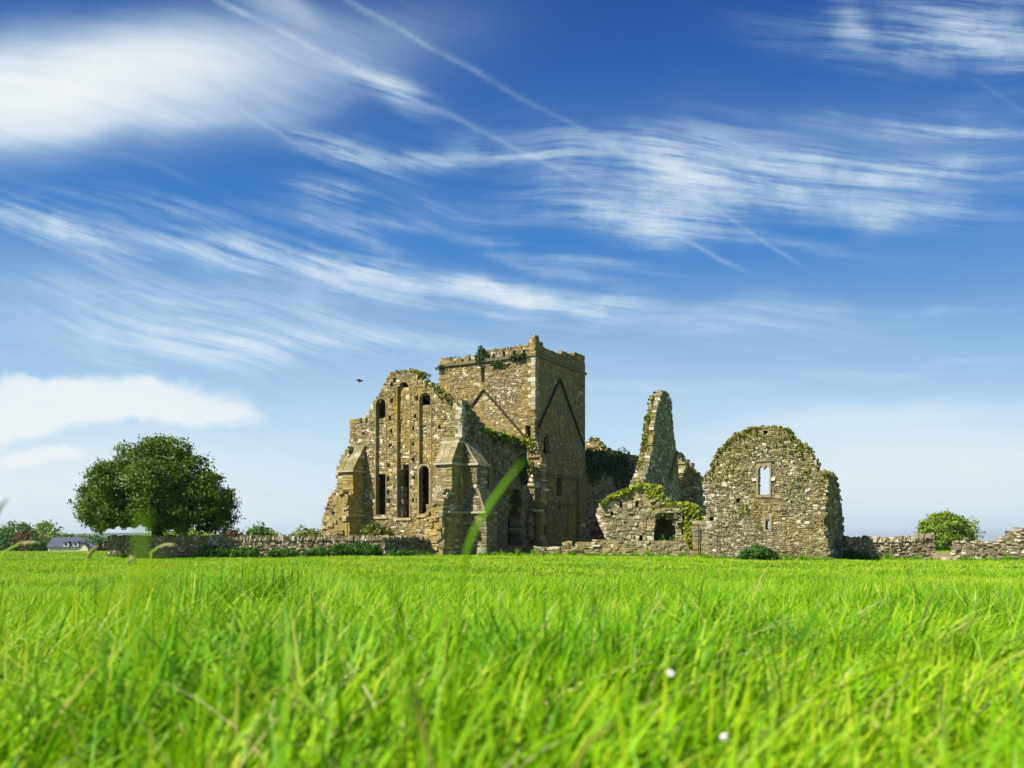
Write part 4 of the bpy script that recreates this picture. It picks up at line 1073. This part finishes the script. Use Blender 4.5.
    st = np.concatenate([[0], np.cumsum(Sz)[:-1]])
    me.polygons.add(len(Sz)); me.polygons.foreach_set('loop_start', st.astype(np.int32))
    a = me.attributes.new('tone', 'FLOAT', 'POINT'); a.data.foreach_set('value', T.astype(np.float32))
    me.polygons.foreach_set('use_smooth', np.ones(len(Sz), bool))
    me.materials.append(M['grass']); me.update(calc_edges=True)
    o = bpy.data.objects.new('grass', me); COL.objects.link(o)
    tag(o, 'lush green meadow grass filling the foreground', 'grass', kind='stuff')
build_grass()

# single tall blades and seed stems close to the lens
def blade_thing(name, label, cat, pts, widths, tone, up=(0, 0, 1), group=None, mat_='grass'):
    """a leaf of grass along picture points (px, py, Y) with widths in metres"""
    q = [Vector(pl(*p)) for p in pts]
    # smooth the spine
    sp = []; wd = []
    for i in range(len(q) - 1):
        p0 = q[max(i - 1, 0)]; p1 = q[i]; p2 = q[i + 1]; p3 = q[min(i + 2, len(q) - 1)]
        for k in range(6):
            t = k / 6; sp.append(.5 * ((2 * p1) + (p2 - p0) * t + (2 * p0 - 5 * p1 + 4 * p2 - p3) * t * t + (3 * p1 - p0 - 3 * p2 + p3) * t ** 3)); wd.append(widths[i] + (widths[i + 1] - widths[i]) * t)
    sp.append(q[-1]); wd.append(widths[-1])
    mb = MB(); vs = []; fs = []
    for i, p in enumerate(sp):
        d = (sp[min(i + 1, len(sp) - 1)] - sp[max(i - 1, 0)]).normalized()
        s_ = d.cross(Vector((.25, 1, .1))).normalized() * wd[i] / 2; nn = s_.cross(d).normalized() * max(wd[i], .001) * .22
        vs += [tuple(p - s_), tuple(p + nn), tuple(p + s_), tuple(p + nn - d * 0 - nn.normalized() * .0006)]
    for i in range(len(sp) - 1):
        for j in range(4): fs.append((4 * i + j, 4 * i + (j + 1) % 4, 4 * i + 4 + (j + 1) % 4, 4 * i + 4 + j))
    mb.add(vs, fs, (tone, tone, tone))
    return tag(mb.build(name, M[mat_], None, attr='tone', smooth=True), label, cat, group)

gr = 'tall grass blades close to the lens'
blade_thing('grass_blade', 'tallest bright green grass blade crossing in front of the church tower', 'grass blade', [(440, 1090, .84), (449, 800, .82), (457, 640, .80), (465, 562, .79), (478, 526, .78), (500, 491, .77), (525, 459, .76)], [.0012, .0018, .003, .0044, .005, .0044, .0008], .45, group=gr)
blade_thing('grass_blade', 'soft pale green blade standing upright in front of the big tree', 'grass blade', [(150, 1700, .33), (142, 900, .33), (140, 620, .325), (141, 560, .32), (142, 525, .32), (144, 508, .315)], [.0008, .001, .0018, .0027, .0022, .0008], .6, group=gr)
blade_thing('grass_blade', 'dark blade tip entering at the left edge of the picture against the sky', 'grass blade', [(-70, 900, 1.1), (-40, 620, 1.1), (-18, 540, 1.1), (-4, 514, 1.1), (8, 498, 1.1)], [.008, .010, .010, .0065, .0008], .02, group=gr)
blade_thing('grass_blade', 'hazy pale blade leaning right over the left foreground', 'grass blade', [(10, 1500, .26), (50, 900, .26), (92, 640, .26), (118, 600, .26), (145, 576, .26), (166, 562, .26)], [.0008, .0008, .0012, .0022, .002, .0008], .8, group=gr)
blade_thing('grass_blade', 'dark green blade leaning left in the middle foreground', 'grass blade', [(425, 1000, .75), (415, 720, .74), (405, 640, .73), (397, 607, .72), (386, 580, .72)], [.002, .003, .0042, .004, .001], .12, group=gr)
blade_thing('grass_blade', 'whitish blade bent over in the bottom centre', 'grass blade', [(438, 1000, .8), (433, 790, .8), (425, 735, .79), (416, 700, .78), (410, 678, .77)], [.002, .003, .006, .008, .002], .93, group=gr)
blade_thing('grass_blade', 'pale blade curving up beside the bottom edge, right of centre', 'grass blade', [(560, 1000, .75), (572, 800, .75), (584, 750, .74), (600, 733, .73), (616, 722, .73)], [.003, .004, .006, .005, .001], .9, group=gr)
blade_thing('grass_blade', 'long pale blade lying to the right in the lower right foreground', 'grass blade', [(770, 1000, 1.3), (800, 730, 1.3), (850, 682, 1.3), (910, 660, 1.32), (965, 649, 1.35)], [.003, .004, .005, .005, .001], .72, group=gr)
blade_thing('grass_blade', 'dark blade rising to the right through the lower right foreground', 'grass blade', [(690, 1000, 1.2), (740, 740, 1.2), (775, 690, 1.2), (800, 640, 1.2), (818, 610, 1.2)], [.002, .003, .004, .004, .001], .12, group=gr)

def seed_stem(label, pts, head, tone=.8):
    root = blade_thing('seed_stem', label, 'grass stem', pts, [.0042] * len(pts), tone, group='grass stems gone to seed')
    mb = MB(); q = [pl(*p) for p in head]
    # seed head: small overlapping husks round the drooping tip
    rnd = random.Random(int(head[0][0]))
    for i in range(len(q) - 1):
        for k in range(7):
            t = (k + rnd.random()) / 7; p = Vector(q[i]).lerp(Vector(q[i + 1]), t); d = (Vector(q[i + 1]) - Vector(q[i])).normalized()
            off = Vector((rnd.uniform(-1, 1), rnd.uniform(-1, 1), rnd.uniform(-1, 1))) * .0026
            tube(mb, [p + off - d * .011, p + off, p + off + d * .012], [.0008, .0032, .0006], 5, (.97, 0, 0))
    mb.build('seed_head', M['grass'], root, attr='tone')
seed_stem('arching stem with a pale seed head left of the cottage', [(-30, 900, 2.3), (-12, 620, 2.3), (0, 560, 2.3), (10, 549, 2.3), (20, 544, 2.3)], [(20, 544, 2.3), (28, 542.6, 2.3), (36, 543, 2.3)])
seed_stem('short stem with a pale drooping seed head in front of the dark wall', [(152, 900, 2.3), (151, 640, 2.3), (151, 560, 2.3), (154, 551, 2.3), (160, 547, 2.3)], [(160, 547, 2.3), (166, 545, 2.3), (172, 545, 2.3)])
seed_stem('thin stem leaning right below the end of the cottage', [(55, 900, 2.3), (72, 620, 2.3), (84, 568, 2.3), (89, 556, 2.3)], [(89, 556, 2.3), (92, 551.5, 2.3), (95, 548, 2.3)])
seed_stem('short hooked stem standing left of the upright pale blade', [(130, 900, 2.3), (129, 620, 2.3), (129, 566, 2.3), (130, 561, 2.3)], [(130, 561, 2.3), (132, 558.5, 2.3), (134, 560.5, 2.3)])

# daisies
def daisy(label, px, py, Y, r, tilt):
    x, y, z_ = pl(px, py, Y); g = float(gz(x, y))
    root = empty('daisy', (x, y, g), label, 'flower', 'daisies in the grass')
    mb = MB(); tube(mb, [(x + .01, y, g - .02), (x + .004, y, (g + z_) / 2), (x, y, z_ - .001)], [.0012, .001, .0009], 6, (.5, 0, 0)); mb.build('stem', M['grass'], root, attr='tone')
    d = Vector((tilt, -.8, .6)).normalized(); a = d.orthogonal().normalized(); b = d.cross(a); c = Vector((x, y, z_))
    mb = MB()
    for k in range(18):
        t = 2 * math.pi * k / 18; e = a * math.cos(t) + b * math.sin(t); s_ = d.cross(e) * r * .17
        v = [c + e * r * .25 - s_ * .6, c + e * r * .25 + s_ * .6, c + e * r * .85 + s_ + d * r * .12, c + e * r + d * r * .1, c + e * r * .85 - s_ + d * r * .12]
        mb.add([tuple(p) for p in v] + [tuple(p - d * .0004) for p in v], [(0, 1, 2, 3, 4), (9, 8, 7, 6, 5)])
    mb.build('petals', M['white'], root)
    mb = MB(); tube(mb, [tuple(c - d * r * .05), tuple(c + d * r * .12), tuple(c + d * r * .2)], [r * .36, r * .32, r * .12], 10); mb.build('flower_eye', M['yellow'], root)
M['yellow'] = plain_material('flower yellow', (.75, .45, .03), .7, .1, 400)
daisy('daisy with its yellow eye showing, upper of the two in the grass', 670, 673, 1.45, .007, .3)
daisy('white daisy seen near the bottom edge, lower of the two', 724, 737, 1.15, .005, -.7)

# ================================================================== LIGHT, SKY, CAMERA
EXPO = .8
EL = R(48); sx, sy = -.87, -.49
l = math.hypot(sx, sy); sx /= l; sy /= l
sun = bpy.data.lights.new('sun', 'SUN'); sun.energy = 4.6; sun.angle = R(.5); sun.color = (1, .955, .87)
so = bpy.data.objects.new('sun', sun); COL.objects.link(so)
sd = Vector((sx * math.cos(EL), sy * math.cos(EL), math.sin(EL)))
so.rotation_euler = sd.to_track_quat('Z', 'Y').to_euler(); so.location = (-30, -20, 40)

w = bpy.data.worlds.new('World'); SC.world = w; w.use_nodes = True
nt = w.node_tree; nt.nodes.clear(); n = N(nt)
sky = n.node('ShaderNodeTexSky', sky_type='NISHITA'); sky.sun_disc = False; sky.sun_elevation = EL; sky.sun_rotation = math.atan2(sx, sy)
sky.air_density = 1.0; sky.dust_density = .4; sky.ozone_density = 2.5
SKYS = .065
dirv = n.node('ShaderNodeTexCoord').outputs['Generated']
sp = n.node('ShaderNodeSeparateXYZ', {0: dirv})
kk = 1 / (SKYS * 2 ** EXPO)
deep = n.ramp(sp.outputs[2], [(0, (.60, .78, .88)), (.05, (.50, .72, .87)), (.127, (.33, .58, .84)), (.316, (.034, .215, .60)), (.45, (.012, .12, .44)), (.53, (.003, .075, .34)), (1, (.004, .04, .22))])
blue = n.mix(.9, sky.outputs[0], n.vm('MULTIPLY', deep, (kk, kk, kk)))
yy = n.m('MAXIMUM', n.m('ABSOLUTE', sp.outputs[1]), .05)
# bearings and heights on the sky, in hundredths of the focal length
U = n.m('MULTIPLY', n.m('DIVIDE', sp.outputs[0], yy), F / 100); Vv = n.m('MULTIPLY', n.m('DIVIDE', sp.outputs[2], yy), F / 100)
P0 = n.node('ShaderNodeCombineXYZ', {0: U, 1: Vv, 2: 0.}).outputs[0]
def warp(p, sc, amp, det=3, off=0.):
    c = n.noise(n.vm('ADD', p, (off, off * .7, 0)), sc, det, .55, out='Color')
    return n.vm('ADD', p, n.vm('MULTIPLY', n.vm('SUBTRACT', c, (.5, .5, .5)), (amp, amp, 0)))
Pw = warp(P0, .5, .7, 2)              # broad wandering
Pw2 = warp(Pw, 1.5, .16, 2, 5.)        # fine raggedness
def C(px, py): return ((px - 512) / 100, (H0 - py) / 100)
def gauss(vec, px, py, rx, ry, deg):
    mp = n.node('ShaderNodeMapping', {'Vector': vec, 'Location': C(px, py) + (0,), 'Rotation': (0, 0, -R(deg)), 'Scale': (rx / 100, ry / 100, 1)}, vector_type='TEXTURE')
    d = n.vm('DOT_PRODUCT', mp.outputs[0], mp.outputs[0])
    return n.m('POWER', 2.718, n.m('MULTIPLY', d, -1.))
def total(vec, lst):
    s_ = None
    for (px, py, rx, ry, deg, k) in lst:
        g = n.m('MULTIPLY', gauss(vec, px, py, rx, ry, deg), k); s_ = g if s_ is None else n.m('ADD', s_, g)
    return s_
# deg: positive = falls to the right in the view
soft = [(-10, 90, 200, 44, -6, 2.3), (140, 66, 130, 32, -9, .8), (290, 70, 150, 46, -14, .26), (120, 120, 150, 10, -5, .3), (20, 490, 360, 62, 0, 1.0), (930, 468, 330, 50, -6, 1.1), (860, 420, 160, 14, -6, .35), (560, 400, 330, 50, 0, .26), (760, 330, 280, 30, 3, .14), (180, 300, 240, 40, 6, .16), (40, 340, 260, 40, 2, .22),
        (860, 150, 260, 50, 2, .12), (290, 5, 40, 10, 20, .4)]
fib = [(70, 238, 62, 18, 22, 1.15), (-5, 216, 40, 9, 22, .7), (240, 262, 120, 16, 14, .8), (330, 268, 130, 22, 10, .45), (480, 290, 130, 13, 7, 1.15), (560, 305, 170, 12, 4, .7), (250, 348, 150, 22, 0, .75), (345, 332, 70, 12, 18, .5), (420, 350, 120, 8, 4, .6),
       (630, 210, 70, 22, 8, 1.1), (720, 175, 160, 28, 6, .7), (880, 160, 200, 14, 5, .85), (960, 130, 140, 8, 6, .6), (850, 200, 220, 20, 6, .55), (940, 45, 120, 22, 8, .85), (850, 20, 24, 12, 55, .9), (980, 20, 90, 30, 10, .5),
       (385, 92, 46, 13, 34, .95), (470, 158, 90, 7, 0, .85), (345, 150, 60, 12, 24, .55), (325, 190, 40, 14, 10, .5), (300, 120, 50, 8, 36, .35), (540, 262, 60, 7, 14, .6), (380, 250, 50, 8, 24, .4), (500, 210, 220, 16, 0, .28), (700, 130, 260, 14, -4, .25), (800, 310, 260, 10, 0, .25), (620, 390, 120, 10, 4, .2), (180, 210, 150, 12, 8, .3), (130, 300, 160, 18, 4, .35), (660, 330, 150, 7, 3, .35), (900, 370, 140, 8, -5, .3), (150, 330, 90, 14, 4, .45), (580, 255, 90, 8, 10, .45), (420, 230, 110, 8, 6, .35), (760, 240, 120, 8, 6, .35), (660, 160, 60, 16, 24, .55), (420, 310, 170, 8, 10, .4)]
puff = [(50, 404, 130, 21, -4, 2.2), (155, 404, 90, 13, 2, 1.6), (28, 452, 24, 9, 0, 1.3), (68, 454, 22, 8, 4, 1.1), (30, 382, 60, 10, 6, .5)]
def fibres(rot, off, wamp, sx_, sy_):
    mp = n.node('ShaderNodeMapping', {'Vector': warp(P0, .34, wamp, 1.5, off), 'Rotation': (0, 0, -R(rot)), 'Scale': (1 / sx_, 1 / sy_, 1), 'Location': (off, off * 1.7, 0)}, vector_type='TEXTURE')
    return n.m('MULTIPLY_ADD', n.noise(mp.outputs[0], 1.5, 8, .66), .84, n.m('MULTIPLY', n.noise(warp(P0, 1.1, .35, 3, off), 3.2, 6, .65), .16))
fib_n = fibres(6, 9., .7, .42, 5.5)
fib_m = fibres(17, 2., .8, .5, 5.5)
streak = n.node('ShaderNodeMix', {0: n.rng(U, -1.6, .4)}); nt.links.new(fib_m, streak.inputs[2]); nt.links.new(fib_n, streak.inputs[3]); streak = streak.outputs[0]
patch = n.rng(n.noise(Pw, .75, 4, .6), .32, .64, .42, 1.2)
sS = n.m('MULTIPLY', total(Pw, soft), n.m('MULTIPLY_ADD', streak, 1.3, .35))
sF0 = total(Pw2, fib)
sF = n.m('MULTIPLY', n.m('MULTIPLY', sF0, patch), n.rng(n.m('MULTIPLY_ADD', sF0, .07, streak), .38, .74, .06, 1.0))
Pw3 = warp(Pw2, 2.6, .22, 4, 7.)
sP0 = total(Pw3, puff)
sP = n.m('MULTIPLY', n.rng(n.m('MULTIPLY_ADD', n.noise(Pw3, 1.6, 7, .65), .9, n.m('SUBTRACT', sP0, .5)), .15, 1.0, 0., 2.2), n.m('MULTIPLY_ADD', fib_n, 1.0, .35))
# contrails
def trail(x0, y0, x1, y1, wd, k, t0=0., t1=1.):
    a = C(x0, y0); b = C(x1, y1); dx, dy = b[0] - a[0], b[1] - a[1]; Ln = math.hypot(dx, dy); dx /= Ln; dy /= Ln
    q = n.vm('SUBTRACT', warp(P0, 1.3, .10, 4, 3.), (a[0], a[1], 0))
    al = n.m('DIVIDE', n.vm('DOT_PRODUCT', q, (dx, dy, 0)), Ln); ac = n.vm('DOT_PRODUCT', q, (-dy, dx, 0))
    ac = n.m('DIVIDE', ac, wd / 100)
    g = n.m('POWER', 2.718, n.m('MULTIPLY', n.m('MULTIPLY', ac, ac), -1.))
    ends = n.m('MULTIPLY', n.rng(al, t0, t0 + .22), n.rng(al, t1 - .3, t1, 1., 0.))
    return n.m('MULTIPLY', n.m('MULTIPLY', n.m('MULTIPLY', g, .7), ends), n.m('MULTIPLY', n.rng(n.noise(P0, 1.9, 6, .75), .3, .66, .35, 1.2), k))
tr = [trail(180, -20, 470, 128, 3.4, .36), trail(420, 100, 610, 194, 3., .22), trail(630, 212, 765, 281, 2.4, .24), trail(300, -26, 570, 124, 3.2, .22), trail(530, 100, 700, 197, 2.6, .13), trail(680, 186, 820, 278, 2.4, .18), trail(965, 72, 1060, 134, 2.4, .06), trail(50, 125, 230, 195, 3, .06), trail(235, 106, 335, 168, 2.4, .16)]
ts_ = tr[0]
for t_ in tr[1:]: ts_ = n.m('ADD', ts_, t_)
# milky air low down
low = n.rng(Vv, -.1, 2.2, 1., 0.)
dens = n.m('ADD', n.m('ADD', n.m('ADD', sS, sF), n.m('ADD', sP, ts_)), n.m('MULTIPLY', low, .55))
dens = n.m('MULTIPLY', dens, n.rng(sp.outputs[2], -.02, .02))
dens = n.m('SUBTRACT', 1., n.m('POWER', 2.718, n.m('MULTIPLY', dens, -1.25)))
white = .93 * kk
cloud = n.mix(dens, (white * .66, white * .90, white * 1.04), (white * .96, white * 1.0, white * 1.01))
c = n.mix(dens, blue, cloud)
bg = n.node('ShaderNodeBackground', {'Color': c, 'Strength': SKYS})
o = n.node('ShaderNodeOutputWorld', {'Surface': bg.outputs[0]})

# air
def build_haze():
    x0, x1, y0, y1, z0, z1 = -6500, 6500, -450, 9100, -9.5, 80
    vs = [(x, y, z_) for x in (x0, x1) for y in (y0, y1) for z_ in (z0, z1)]
    me = bpy.data.meshes.new('haze'); me.from_pydata(vs, [], BOX)
    m, nt = mat('haze'); q = N(nt)
    v = q.node('ShaderNodeVolumePrincipled', {'Color': (.78, .88, .97, 1), 'Density': .00011})
    v.inputs['Anisotropy'].default_value = .2
    oo = nt.nodes.new('ShaderNodeOutputMaterial'); nt.links.new(v.outputs[0], oo.inputs['Volume'])
    me.materials.append(m); ob = bpy.data.objects.new('haze', me); COL.objects.link(ob)
    tag(ob, 'thin summer haze over the plain', kind='stuff'); ob.display_type = 'WIRE'
HAZE = True
if HAZE: build_haze()

cam = bpy.data.cameras.new('camera'); co = bpy.data.objects.new('camera', cam); COL.objects.link(co)
co.location = (0, 0, CZ); co.rotation_euler = (R(90), 0, 0)
cam.sensor_width = 36; cam.lens = 36 * F / 1024; cam.shift_y = -(384 - H0) / 1024; cam.clip_start = .05; cam.clip_end = 20000
cam.dof.use_dof = True; cam.dof.focus_distance = 40; cam.dof.aperture_fstop = 3.5
SC.camera = co

SC.render.engine = 'CYCLES'
cy = SC.cycles
cy.max_bounces = 6; cy.diffuse_bounces = 3; cy.glossy_bounces = 2; cy.transmission_bounces = 4; cy.volume_bounces = 0; cy.transparent_max_bounces = 6
cy.use_denoising = True
cy.caustics_reflective = False; cy.caustics_refractive = False
vs_ = SC.view_settings; vs_.view_transform = 'Standard'; vs_.look = 'None'; vs_.exposure = EXPO; vs_.gamma = 1; vs_.use_curve_mapping = False
